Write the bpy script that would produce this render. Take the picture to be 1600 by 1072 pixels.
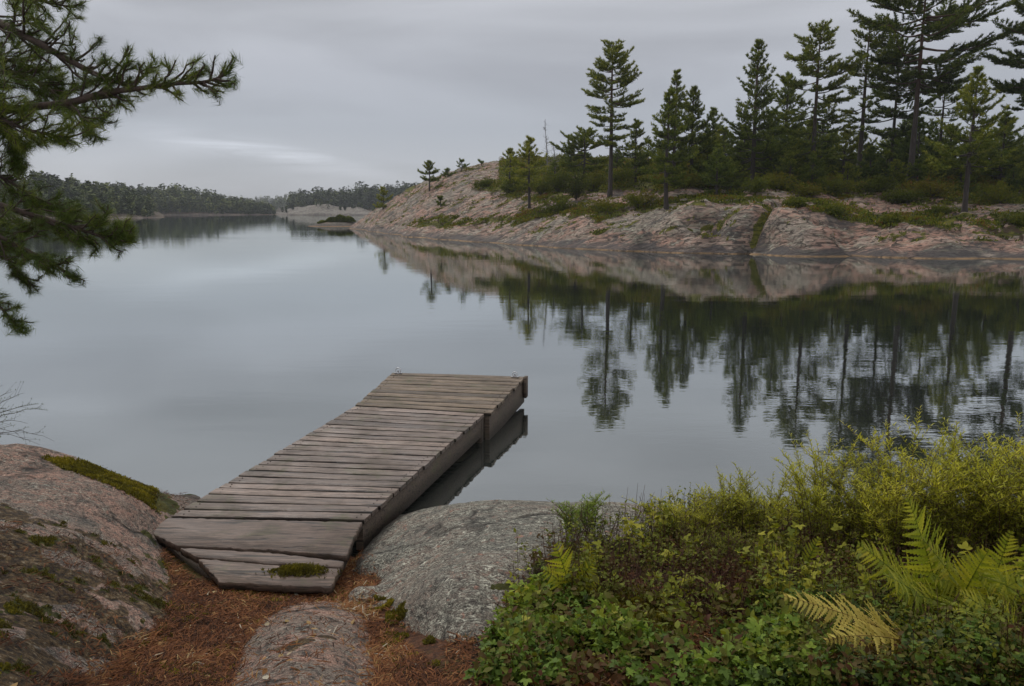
import bpy, math, random
import numpy as np
from mathutils import Vector

S = bpy.context.scene
for o in list(bpy.data.objects): bpy.data.objects.remove(o)
COL = S.collection
rng = np.random.default_rng(7)

# ------------------------------------------------------------------ camera
F = 1200.0                       # focal length in px of the 1600 px wide photo
HC = 2.5                         # eye above the water
TH = math.atan(208.0 / F)        # pitch down
cam_d = bpy.data.cameras.new("camera"); cam = bpy.data.objects.new("camera", cam_d); COL.objects.link(cam)
cam_d.sensor_width = 36; cam_d.lens = 36 * F / 1600; cam_d.clip_end = 6000; cam_d.clip_start = 0.05
cam.location = (0, 0, HC); cam.rotation_euler = (math.pi / 2 - TH, 0, 0)
S.camera = cam

# ------------------------------------------------------------------ world, sun, exposure
SUN_EL, SUN_AZ = math.radians(48), math.radians(-35)      # azimuth from +Y towards +X
W = bpy.data.worlds.new("World"); S.world = W; W.use_nodes = True
nt = W.node_tree; nt.nodes.clear()
def N(t, kind, **kw):
    n = t.nodes.new(kind)
    for k, v in kw.items(): setattr(n, k, v)
    return n
out = N(nt, 'ShaderNodeOutputWorld'); bg = N(nt, 'ShaderNodeBackground'); bg.inputs[1].default_value = 0.1
sky = N(nt, 'ShaderNodeTexSky', sky_type='NISHITA'); sky.sun_disc = False
sky.sun_elevation = SUN_EL; sky.sun_rotation = SUN_AZ
tc = N(nt, 'ShaderNodeTexCoord'); sep = N(nt, 'ShaderNodeSeparateXYZ')
nt.links.new(tc.outputs['Generated'], sep.inputs[0])
mp = N(nt, 'ShaderNodeMapping'); mp.inputs['Scale'].default_value = (1.1, 1.1, 5.5); mp.inputs['Rotation'].default_value = (0.0, 0.10, 0.0)
nt.links.new(tc.outputs['Generated'], mp.inputs[0])
cn = N(nt, 'ShaderNodeTexNoise'); cn.inputs['Scale'].default_value = 1.5; cn.inputs['Detail'].default_value = 5; cn.inputs['Roughness'].default_value = 0.45
cn.inputs['Distortion'].default_value = 0.5
nt.links.new(mp.outputs[0], cn.inputs[0])
# overcast luminance by height: a little brighter at horizon, dull band, brighter overhead
rz = N(nt, 'ShaderNodeValToRGB')
nt.links.new(sep.outputs[2], rz.inputs[0])
e = rz.color_ramp.elements
e[0].position = 0.0; e[0].color = (0.262, 0.276, 0.304, 1)
e[1].position = 1.0; e[1].color = (0.70, 0.70, 0.72, 1)
for p, c in ((0.035, (0.275, 0.288, 0.316, 1)), (0.10, (0.250, 0.265, 0.297, 1)), (0.17, (0.282, 0.292, 0.322, 1)), (0.27, (0.378, 0.386, 0.412, 1)), (0.45, (0.55, 0.55, 0.57, 1))):
    k = e.new(p); k.color = c
cr = N(nt, 'ShaderNodeMapRange'); cr.inputs[1].default_value = 0.36; cr.inputs[2].default_value = 0.64; cr.inputs[3].default_value = 0.82; cr.inputs[4].default_value = 1.20
nt.links.new(cn.outputs[0], cr.inputs[0])
mul = N(nt, 'ShaderNodeVectorMath', operation='SCALE')
nt.links.new(rz.outputs[0], mul.inputs[0]); nt.links.new(cr.outputs[0], mul.inputs['Scale'])
# the one paler break in the cloud low over the inlet
def gauss_dir(az, z, sa, sz, slope=0.0):
    """soft elongated lobe of sky round azimuth az (rad from +Y), height z"""
    at = N(nt, 'ShaderNodeMath', operation='ARCTAN2'); nt.links.new(sep.outputs[0], at.inputs[0]); nt.links.new(sep.outputs[1], at.inputs[1])
    wn = N(nt, 'ShaderNodeMath', operation='MULTIPLY_ADD'); nt.links.new(cn.outputs[0], wn.inputs[0]); wn.inputs[1].default_value = 0.06; wn.inputs[2].default_value = -0.03
    zz = N(nt, 'ShaderNodeMath', operation='ADD'); nt.links.new(sep.outputs[2], zz.inputs[0]); nt.links.new(wn.outputs[0], zz.inputs[1])
    a1 = N(nt, 'ShaderNodeMath', operation='SUBTRACT'); nt.links.new(at.outputs[0], a1.inputs[0]); a1.inputs[1].default_value = az
    sl = N(nt, 'ShaderNodeMath', operation='MULTIPLY_ADD'); nt.links.new(a1.outputs[0], sl.inputs[0]); sl.inputs[1].default_value = slope; nt.links.new(zz.outputs[0], sl.inputs[2])
    z1 = N(nt, 'ShaderNodeMath', operation='SUBTRACT'); nt.links.new(sl.outputs[0], z1.inputs[0]); z1.inputs[1].default_value = z
    aa = N(nt, 'ShaderNodeMath', operation='DIVIDE'); nt.links.new(a1.outputs[0], aa.inputs[0]); aa.inputs[1].default_value = sa
    bb = N(nt, 'ShaderNodeMath', operation='DIVIDE'); nt.links.new(z1.outputs[0], bb.inputs[0]); bb.inputs[1].default_value = sz
    a2 = N(nt, 'ShaderNodeMath', operation='POWER'); nt.links.new(aa.outputs[0], a2.inputs[0]); a2.inputs[1].default_value = 2
    b2 = N(nt, 'ShaderNodeMath', operation='POWER'); nt.links.new(bb.outputs[0], b2.inputs[0]); b2.inputs[1].default_value = 2
    s = N(nt, 'ShaderNodeMath', operation='ADD'); nt.links.new(a2.outputs[0], s.inputs[0]); nt.links.new(b2.outputs[0], s.inputs[1])
    m = N(nt, 'ShaderNodeMath', operation='MULTIPLY'); nt.links.new(s.outputs[0], m.inputs[0]); m.inputs[1].default_value = -1
    ex = N(nt, 'ShaderNodeMath', operation='EXPONENT'); nt.links.new(m.outputs[0], ex.inputs[0])
    return ex
g1 = gauss_dir(-0.300, 0.072, 0.11, 0.013, 0.17)
g2 = gauss_dir(-0.40, 0.06, 0.30, 0.030, 0.05)
mpw = N(nt, 'ShaderNodeMapping'); mpw.inputs['Scale'].default_value = (3.0, 3.0, 30.0); mpw.inputs['Rotation'].default_value = (0.0, 0.17, 0.0); nt.links.new(tc.outputs['Generated'], mpw.inputs[0])
wsp = N(nt, 'ShaderNodeTexNoise'); wsp.inputs['Scale'].default_value = 1.6; wsp.inputs['Detail'].default_value = 5; wsp.inputs['Roughness'].default_value = 0.6; wsp.inputs['Distortion'].default_value = 1.0; nt.links.new(mpw.outputs[0], wsp.inputs[0])
wr = N(nt, 'ShaderNodeMapRange'); wr.inputs[1].default_value = 0.35; wr.inputs[2].default_value = 0.65; wr.inputs[3].default_value = 0.25; wr.inputs[4].default_value = 1.35; nt.links.new(wsp.outputs[0], wr.inputs[0])
gw = N(nt, 'ShaderNodeMath', operation='MULTIPLY'); nt.links.new(g1.outputs[0], gw.inputs[0]); nt.links.new(wr.outputs[0], gw.inputs[1])
gm = N(nt, 'ShaderNodeMath', operation='MULTIPLY_ADD'); nt.links.new(gw.outputs[0], gm.inputs[0]); gm.inputs[1].default_value = 0.50; gm.inputs[2].default_value = 1.0
gm2 = N(nt, 'ShaderNodeMath', operation='MULTIPLY_ADD'); nt.links.new(g2.outputs[0], gm2.inputs[0]); gm2.inputs[1].default_value = 0.07; nt.links.new(gm.outputs[0], gm2.inputs[2])
mul2 = N(nt, 'ShaderNodeVectorMath', operation='SCALE'); nt.links.new(mul.outputs[0], mul2.inputs[0]); nt.links.new(gm2.outputs[0], mul2.inputs['Scale'])
mul3 = N(nt, 'ShaderNodeVectorMath', operation='SCALE'); nt.links.new(mul2.outputs[0], mul3.inputs[0]); mul3.inputs['Scale'].default_value = 10.0
mx = N(nt, 'ShaderNodeMix', data_type='RGBA'); mx.inputs[0].default_value = 0.96
nt.links.new(sky.outputs[0], mx.inputs[6]); nt.links.new(mul3.outputs[0], mx.inputs[7])
nt.links.new(mx.outputs[2], bg.inputs[0]); nt.links.new(bg.outputs[0], out.inputs[0])

sd = bpy.data.lights.new("sun", 'SUN'); so = bpy.data.objects.new("sun", sd); COL.objects.link(so)
sd.energy = 1.35; sd.angle = math.radians(14); sd.color = (1.0, 0.96, 0.90)
dv = Vector((math.sin(SUN_AZ) * math.cos(SUN_EL), math.cos(SUN_AZ) * math.cos(SUN_EL), math.sin(SUN_EL)))
so.rotation_euler = dv.to_track_quat('Z', 'Y').to_euler(); so.location = (0, 0, 40)
vs = S.view_settings; vs.view_transform = 'Standard'; vs.look = 'None'; vs.gamma = 1; vs.exposure = 0.50
S.render.engine = 'CYCLES'

# ------------------------------------------------------------------ projection helpers
ct, st = math.cos(TH), math.sin(TH)
def ray(px, py):
    xc = (px - 800) / F; yc = (536 - py) / F
    return np.array([xc, ct + yc * st, -st + yc * ct])
def pz(px, py, z):
    d = ray(px, py); return np.array([0, 0, HC]) + d * ((z - HC) / d[2])
def pd(px, py, y):
    d = ray(px, py); return np.array([0, 0, HC]) + d * (y / d[1])
def project(P):
    P = np.asarray(P, float).reshape(-1, 3); x = P[:, 0]; y = P[:, 1]; z = P[:, 2] - HC
    dep = y * ct - z * st; up = y * st + z * ct
    dep = np.where(dep < 1e-3, 1e-3, dep)
    return 800 + F * x / dep, 536 - F * up / dep
def inpoly(px, py, poly):
    r = np.zeros(px.shape, bool); n = len(poly)
    for i in range(n):
        x1, y1 = poly[i]; x2, y2 = poly[(i + 1) % n]
        if y1 == y2: continue
        c = ((y1 > py) != (y2 > py)) & (px < (x2 - x1) * (py - y1) / (y2 - y1) + x1)
        r ^= c
    return r
# gradient noise
_perm = np.random.default_rng(3).permutation(1024)
_grad = np.random.default_rng(4).normal(size=(1024, 3)); _grad /= np.linalg.norm(_grad, axis=1)[:, None]
def pnoise(P):
    P = np.asarray(P, float); i = np.floor(P).astype(int); f = P - i; u = f * f * f * (f * (f * 6 - 15) + 10)
    r = 0
    for dx in (0, 1):
        for dy in (0, 1):
            for dz in (0, 1):
                h = _perm[(_perm[(_perm[(i[:, 0] + dx) & 1023] + i[:, 1] + dy) & 1023] + i[:, 2] + dz) & 1023]
                g = _grad[h]; d = f - np.array([dx, dy, dz])
                w = (u[:, 0] if dx else 1 - u[:, 0]) * (u[:, 1] if dy else 1 - u[:, 1]) * (u[:, 2] if dz else 1 - u[:, 2])
                r = r + w * (g * d).sum(1)
    return r
def fbm(P, oct=4, gain=0.5, lac=2.03):
    P = np.asarray(P, float); a = 1; s = 0
    for k in range(oct):
        s = s + a * pnoise(P + k * 17.3); P = P * lac; a *= gain
    return s
def xyz(x, y, z=0): return np.stack([x, y, np.zeros_like(x) + z], 1)
class TPS:
    def __init__(s, pts, lam=1e-3):
        p = np.array(pts, float); s.c = p[:, :2]; n = len(p)
        s.sc = np.abs(s.c).max(); c = s.c / s.sc
        A = np.zeros((n + 3, n + 3)); A[:n, :n] = s.k(c, c) + lam * np.eye(n)
        A[:n, n] = 1; A[:n, n + 1:] = c; A[n, :n] = 1; A[n + 1:, :n] = c.T
        b = np.zeros(n + 3); b[:n] = p[:, 2]; s.w = np.linalg.solve(A, b)
    def k(s, a, b):
        r2 = ((a[:, None, :] - b[None]) ** 2).sum(2); return 0.5 * r2 * np.log(r2 + 1e-12)
    def __call__(s, x, y):
        x = np.atleast_1d(x).astype(float); y = np.atleast_1d(y).astype(float); o = np.empty(len(x)); n = len(s.c)
        for i in range(0, len(x), 20000):
            q = np.stack([x[i:i + 20000], y[i:i + 20000]], 1) / s.sc
            o[i:i + 20000] = s.k(q, s.c / s.sc) @ s.w[:n] + s.w[n] + q @ s.w[n + 1:]
        return o
def sm(a, b, x):
    t = np.clip((x - a) / (b - a), 0, 1); return t * t * (3 - 2 * t)

# ------------------------------------------------------------------ object helpers
def mesh(name, V, Fc, mat, parent=None, attrs=None, smooth=False, loc=None, link=True):
    V = np.asarray(V, np.float32).reshape(-1, 3)
    if loc is not None: V = V - np.array(loc, np.float32)
    me = bpy.data.meshes.new(name)
    if isinstance(Fc, (list, tuple)) and len(Fc) and isinstance(Fc[0], np.ndarray) is False:
        tot = np.array([len(f) for f in Fc], np.int32); idx = np.array([i for f in Fc for i in f], np.int32)
    else:
        fs = Fc if isinstance(Fc, list) else [Fc]
        fs = [f for f in fs if len(f)]
        tot = np.concatenate([np.full(len(f), f.shape[1], np.int32) for f in fs]); idx = np.concatenate([f.ravel() for f in fs]).astype(np.int32)
    st_ = np.concatenate([[0], np.cumsum(tot)[:-1]]).astype(np.int32)
    me.vertices.add(len(V)); me.vertices.foreach_set('co', V.ravel())
    me.loops.add(len(idx)); me.loops.foreach_set('vertex_index', idx)
    me.polygons.add(len(tot)); me.polygons.foreach_set('loop_start', st_); me.polygons.foreach_set('loop_total', tot)
    if smooth: me.polygons.foreach_set('use_smooth', np.ones(len(tot), bool))
    me.update(calc_edges=True)
    for k, a in (attrs or {}).items():
        at = me.attributes.new(k, 'FLOAT', 'POINT'); at.data.foreach_set('value', np.asarray(a, np.float32))
    me.materials.append(mat)
    o = bpy.data.objects.new(name, me); COL.objects.link(o)
    if parent is not None: o.parent = parent
    elif loc is not None: o.location = loc
    return o
def tag(o, label=None, cat=None, group=None, kind=None):
    if label: o['label'] = label
    if cat: o['category'] = cat
    if group: o['group'] = group
    if kind: o['kind'] = kind
    return o
def empty(name, loc, rz=0):
    o = bpy.data.objects.new(name, None); COL.objects.link(o); o.location = loc; o.rotation_euler = (0, 0, rz); o.empty_display_size = 0.2
    return o
class MB:
    """collects geometry of one mesh"""
    def __init__(s): s.V = []; s.T = []; s.Q = []; s.A = []; s.n = 0
    def add(s, V, T=None, Q=None, a=None):
        V = np.asarray(V, float).reshape(-1, 3)
        if T is not None and len(T): s.T.append(np.asarray(T, int).reshape(-1, 3) + s.n)
        if Q is not None and len(Q): s.Q.append(np.asarray(Q, int).reshape(-1, 4) + s.n)
        s.V.append(V); s.A.append(np.zeros(len(V)) + (0.5 if a is None else a)); s.n += len(V)
    def sticks(s, A, B, ra, rb, k=3, a=None):
        A = np.asarray(A, float).reshape(-1, 3); B = np.asarray(B, float).reshape(-1, 3); n = len(A)
        if n == 0: return
        D = B - A; D /= np.linalg.norm(D, axis=1)[:, None] + 1e-9
        R = np.where(np.abs(D[:, 2:3]) > 0.9, np.array([[1.0, 0, 0]]), np.array([[0, 0, 1.0]]))
        U = np.cross(D, R); U /= np.linalg.norm(U, axis=1)[:, None] + 1e-9; Wd = np.cross(D, U)
        ra = np.broadcast_to(ra, (n,)); rb = np.broadcast_to(rb, (n,))
        V = np.empty((n, 2, k, 3))
        for j in range(k):
            c, q = math.cos(2 * math.pi * j / k), math.sin(2 * math.pi * j / k); o = U * c + Wd * q
            V[:, 0, j] = A + o * ra[:, None]; V[:, 1, j] = B + o * rb[:, None]
        base = (np.arange(n) * 2 * k)[:, None]
        Q = np.concatenate([base + np.array([j, (j + 1) % k, k + (j + 1) % k, k + j]) for j in range(k)])
        s.add(V.reshape(-1, 3), Q=Q, a=None if a is None else np.repeat(np.broadcast_to(a, (n,)), 2 * k))
    def tube(s, P, R, k=8, a=None, wob=0, seed=0, cap=False):
        P = np.asarray(P, float); n = len(P); R = np.broadcast_to(R, (n,))
        T = np.gradient(P, axis=0); T /= np.linalg.norm(T, axis=1)[:, None] + 1e-9
        ref = np.array([0, 1.0, 0]) if abs(T[0, 2]) > 0.8 else np.array([0, 0, 1.0])
        U = np.cross(T, ref); U /= np.linalg.norm(U, axis=1)[:, None] + 1e-9; Wd = np.cross(T, U)
        an = np.arange(k) * 2 * math.pi / k
        V = P[:, None] + (U[:, None] * np.cos(an)[None, :, None] + Wd[:, None] * np.sin(an)[None, :, None]) * R[:, None, None]
        if wob:
            V = V.reshape(-1, 3); q = 1 + wob * pnoise(V * 6 + seed); C = np.repeat(P, k, 0); V = C + (V - C) * q[:, None]; V = V.reshape(n, k, 3)
        i = np.arange(n - 1)[:, None] * k; j = np.arange(k)[None]
        Q = np.stack([i + j, i + (j + 1) % k, i + k + (j + 1) % k, i + k + j], 2).reshape(-1, 4)
        s.add(V.reshape(-1, 3), Q=Q, a=a)
        if cap:
            c0 = P[-1]; s.add(np.vstack([V.reshape(n, k, 3)[-1], c0]), T=[[m, (m + 1) % k, k] for m in range(k)], a=a)
    def inst(s, tv, tf, P, X, Y, Z, sc, a=None):
        """place template (tv, tf) at P with axes X, Y, Z"""
        tv = np.asarray(tv, float); P = np.asarray(P, float); n = len(P)
        if n == 0: return
        sc = np.broadcast_to(np.asarray(sc, float).reshape(-1, 1) if np.ndim(sc) < 2 else sc, (n, 3)) if np.ndim(sc) else np.full((n, 3), sc)
        V = P[:, None] + X[:, None] * (tv[None, :, 0:1] * sc[:, None, 0:1]) + Y[:, None] * (tv[None, :, 1:2] * sc[:, None, 1:2]) + Z[:, None] * (tv[None, :, 2:3] * sc[:, None, 2:3])
        m = len(tv); base = (np.arange(n) * m)[:, None, None]
        T = [f for f in tf if len(f) == 3]; Q = [f for f in tf if len(f) == 4]
        av = None if a is None else np.repeat(np.broadcast_to(a, (n,)), m)
        s.add(V.reshape(-1, 3), T=(base + np.array(T)[None]).reshape(-1, 3) if T else None, Q=(base + np.array(Q)[None]).reshape(-1, 4) if Q else None, a=av)
    def box(s, lo, hi, a=None, M=None):
        x0, y0, z0 = lo; x1, y1, z1 = hi
        V = np.array([(x0, y0, z0), (x1, y0, z0), (x1, y1, z0), (x0, y1, z0), (x0, y0, z1), (x1, y0, z1), (x1, y1, z1), (x0, y1, z1)], float)
        if M is not None: V = M(V)
        s.add(V, Q=[(0, 3, 2, 1), (4, 5, 6, 7), (0, 1, 5, 4), (1, 2, 6, 5), (2, 3, 7, 6), (3, 0, 4, 7)], a=a)
    def build(s, name, mat, parent=None, smooth=False, loc=None):
        V = np.concatenate(s.V); fs = []
        if s.T: fs.append(np.concatenate(s.T))
        if s.Q: fs.append(np.concatenate(s.Q))
        return mesh(name, V, fs, mat, parent, {'v': np.concatenate(s.A)}, smooth, loc)
def norm(v): return v / (np.linalg.norm(v, axis=-1, keepdims=True) + 1e-9)
def frames(D, up=None, roll=None):
    """X = D, Z roughly up, rolled"""
    D = norm(D); n = len(D)
    R = np.broadcast_to(np.array([0, 0, 1.0]) if up is None else up, (n, 3)).copy()
    R[np.abs((R * D).sum(1)) > 0.95] = (1.0, 0.13, 0.0)
    Y = norm(np.cross(R, D)); Z = np.cross(D, Y)
    if roll is not None:
        c, q = np.cos(roll)[:, None], np.sin(roll)[:, None]; Y, Z = Y * c + Z * q, Z * c - Y * q
    return D, Y, Z
def spray(P, D, n, cone, r=rng, tmax=0.0):
    """n directions round each D inside a cone band"""
    m = len(P); P = np.repeat(P, n, 0); D = norm(np.repeat(D, n, 0)); _, Y, Z = frames(D)
    ph = r.uniform(0, 2 * math.pi, m * n)[:, None]; an = r.uniform(cone[0], cone[1], m * n)[:, None]
    return P, D * np.cos(an) + (Y * np.cos(ph) + Z * np.sin(ph)) * np.sin(an)

# ------------------------------------------------------------------ materials
class Mat:
    def __init__(s, name):
        s.m = bpy.data.materials.new(name); s.m.use_nodes = True; s.t = s.m.node_tree; s.t.nodes.clear()
        s.out = s.n('ShaderNodeOutputMaterial'); s.b = s.n('ShaderNodeBsdfPrincipled'); s.l(s.b.outputs[0], s.out.inputs[0])
    def n(s, k, **kw): return N(s.t, k, **kw)
    def l(s, a, b): s.t.links.new(a, b)
    def pos(s, scale=(1, 1, 1), rot=(0, 0, 0), kind='Object'):
        t = s.n('ShaderNodeTexCoord'); m = s.n('ShaderNodeMapping'); m.inputs['Scale'].default_value = scale; m.inputs['Rotation'].default_value = rot
        s.l(t.outputs[kind], m.inputs[0]); return m.outputs[0]
    def wpos(s, scale=(1, 1, 1), rot=(0, 0, 0)):
        t = s.n('ShaderNodeNewGeometry'); m = s.n('ShaderNodeMapping'); m.inputs['Scale'].default_value = scale; m.inputs['Rotation'].default_value = rot
        s.l(t.outputs['Position'], m.inputs[0]); return m.outputs[0]
    def noise(s, v, scale, detail=4, rough=0.55, dist=0.0):
        t = s.n('ShaderNodeTexNoise'); t.inputs['Scale'].default_value = scale; t.inputs['Detail'].default_value = detail
        t.inputs['Roughness'].default_value = rough; t.inputs['Distortion'].default_value = dist; s.l(v, t.inputs[0]); return t.outputs[0]
    def vor(s, v, scale, feature='F1', out=0, rnd=1.0):
        t = s.n('ShaderNodeTexVoronoi', feature=feature); t.inputs['Scale'].default_value = scale; t.inputs['Randomness'].default_value = rnd; s.l(v, t.inputs[0]); return t.outputs[out]
    def ramp(s, f, stops):
        r = s.n('ShaderNodeValToRGB'); s.l(f, r.inputs[0]); e = r.color_ramp.elements
        def c4(c): return (c, c, c, 1) if not hasattr(c, '__len__') else tuple(c) + (1,)
        e[0].position = stops[0][0]; e[0].color = c4(stops[0][1]); e[1].position = stops[-1][0]; e[1].color = c4(stops[-1][1])
        for p, c in stops[1:-1]: k = e.new(p); k.color = c4(c)
        return r.outputs[0]
    def mix(s, f, a, b, mode='MIX'):
        m = s.n('ShaderNodeMix', data_type='RGBA', blend_type=mode)
        for i, x in ((0, f), (6, a), (7, b)):
            if hasattr(x, 'is_linked'): s.l(x, m.inputs[i])
            else: m.inputs[i].default_value = x if i == 0 else (tuple(x) + (1,) if len(x) == 3 else x)
        return m.outputs[2]
    def math(s, op, a, b=0.0, c=0.0, clamp=False):
        m = s.n('ShaderNodeMath', operation=op); m.use_clamp = clamp
        for i, x in enumerate((a, b, c)):
            if hasattr(x, 'is_linked'): s.l(x, m.inputs[i])
            else: m.inputs[i].default_value = x
        return m.outputs[0]
    def attr(s, name): a = s.n('ShaderNodeAttribute', attribute_name=name); return a.outputs['Fac']
    def bump(s, h, strength=0.5, dist=0.02, prev=None):
        b = s.n('ShaderNodeBump'); b.inputs['Strength'].default_value = strength; b.inputs['Distance'].default_value = dist; s.l(h, b.inputs['Height'])
        if prev is not None: s.l(prev, b.inputs['Normal'])
        return b.outputs[0]
    def set(s, color=None, rough=None, normal=None, spec=None):
        if color is not None:
            if hasattr(color, 'is_linked'): s.l(color, s.b.inputs['Base Color'])
            else: s.b.inputs['Base Color'].default_value = tuple(color) + (1,)
        if rough is not None:
            if hasattr(rough, 'is_linked'): s.l(rough, s.b.inputs['Roughness'])
            else: s.b.inputs['Roughness'].default_value = rough
        if normal is not None: s.l(normal, s.b.inputs['Normal'])
        if spec is not None: s.b.inputs['Specular IOR Level'].default_value = spec
        return s.m

def foliage(name, stops, rough=0.6, transl=0.25, rnd=True, patch=0.0, spec=0.3):
    m = Mat(name); f = m.attr('v')
    if rnd:
        oi = m.n('ShaderNodeObjectInfo'); f = m.math('ADD', f, m.math('MULTIPLY_ADD', oi.outputs['Random'], 0.30, -0.15))
    if patch:
        q = m.noise(m.wpos(), patch, 3); f = m.math('ADD', f, m.math('MULTIPLY_ADD', q, 0.9, -0.45))
    c = m.ramp(f, stops); m.set(c, rough, spec=spec)
    if transl:
        tr = m.n('ShaderNodeBsdfTranslucent'); m.l(m.mix(1.0, c, (1.0, 1.0, 0.55), 'MULTIPLY'), tr.inputs[0])
        ms = m.n('ShaderNodeMixShader'); ms.inputs[0].default_value = transl; m.l(m.b.outputs[0], ms.inputs[1]); m.l(tr.outputs[0], ms.inputs[2]); m.l(ms.outputs[0], m.out.inputs[0])
    return m.m

M = {}
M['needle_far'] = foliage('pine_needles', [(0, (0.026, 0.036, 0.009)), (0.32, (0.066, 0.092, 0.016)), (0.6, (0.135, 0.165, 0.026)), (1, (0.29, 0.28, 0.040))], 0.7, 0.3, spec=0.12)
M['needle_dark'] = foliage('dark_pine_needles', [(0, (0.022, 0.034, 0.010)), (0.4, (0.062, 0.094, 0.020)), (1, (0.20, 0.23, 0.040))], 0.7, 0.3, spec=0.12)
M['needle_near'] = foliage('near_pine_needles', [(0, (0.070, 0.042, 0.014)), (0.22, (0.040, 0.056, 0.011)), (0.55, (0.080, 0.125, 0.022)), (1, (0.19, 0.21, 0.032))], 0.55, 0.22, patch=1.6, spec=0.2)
M['under'] = foliage('undergrowth_leaves', [(0, (0.032, 0.034, 0.008)), (0.3, (0.058, 0.078, 0.012)), (0.55, (0.120, 0.140, 0.016)), (0.82, (0.18, 0.165, 0.020)), (1, (0.15, 0.075, 0.025))], 0.7, 0.25, patch=0.45, spec=0.1)
M['wood_far'] = foliage('distant_foliage', [(0, (0.016, 0.026, 0.008)), (0.5, (0.042, 0.064, 0.014)), (1, (0.115, 0.135, 0.024))], 0.7, 0.0, patch=0.06, spec=0.05)

def bark(name, lo, hi, z0=None):
    m = Mat(name); v = m.pos((1, 1, 0.25)); n1 = m.noise(v, 26, 6, 0.7); c = m.ramp(n1, [(0.3, lo), (0.7, hi)])
    if z0:
        sp = m.n('ShaderNodeSeparateXYZ'); m.l(m.pos(), sp.inputs[0])
        c = m.mix(m.ramp(m.math('MULTIPLY', sp.outputs[2], 1.0 / z0), [(0.35, 0.0), (0.8, 1.0)]), c, (0.080, 0.040, 0.024))
    return m.set(c, 0.85, m.bump(n1, 0.8, 0.02))
M['bark'] = bark('pine_bark', (0.018, 0.014, 0.012), (0.056, 0.043, 0.036), 12.0)
M['bark_near'] = bark('branch_bark', (0.030, 0.020, 0.016), (0.10, 0.065, 0.05))
M['dead'] = bark('dead_wood', (0.10, 0.095, 0.09), (0.24, 0.23, 0.22))

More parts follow.
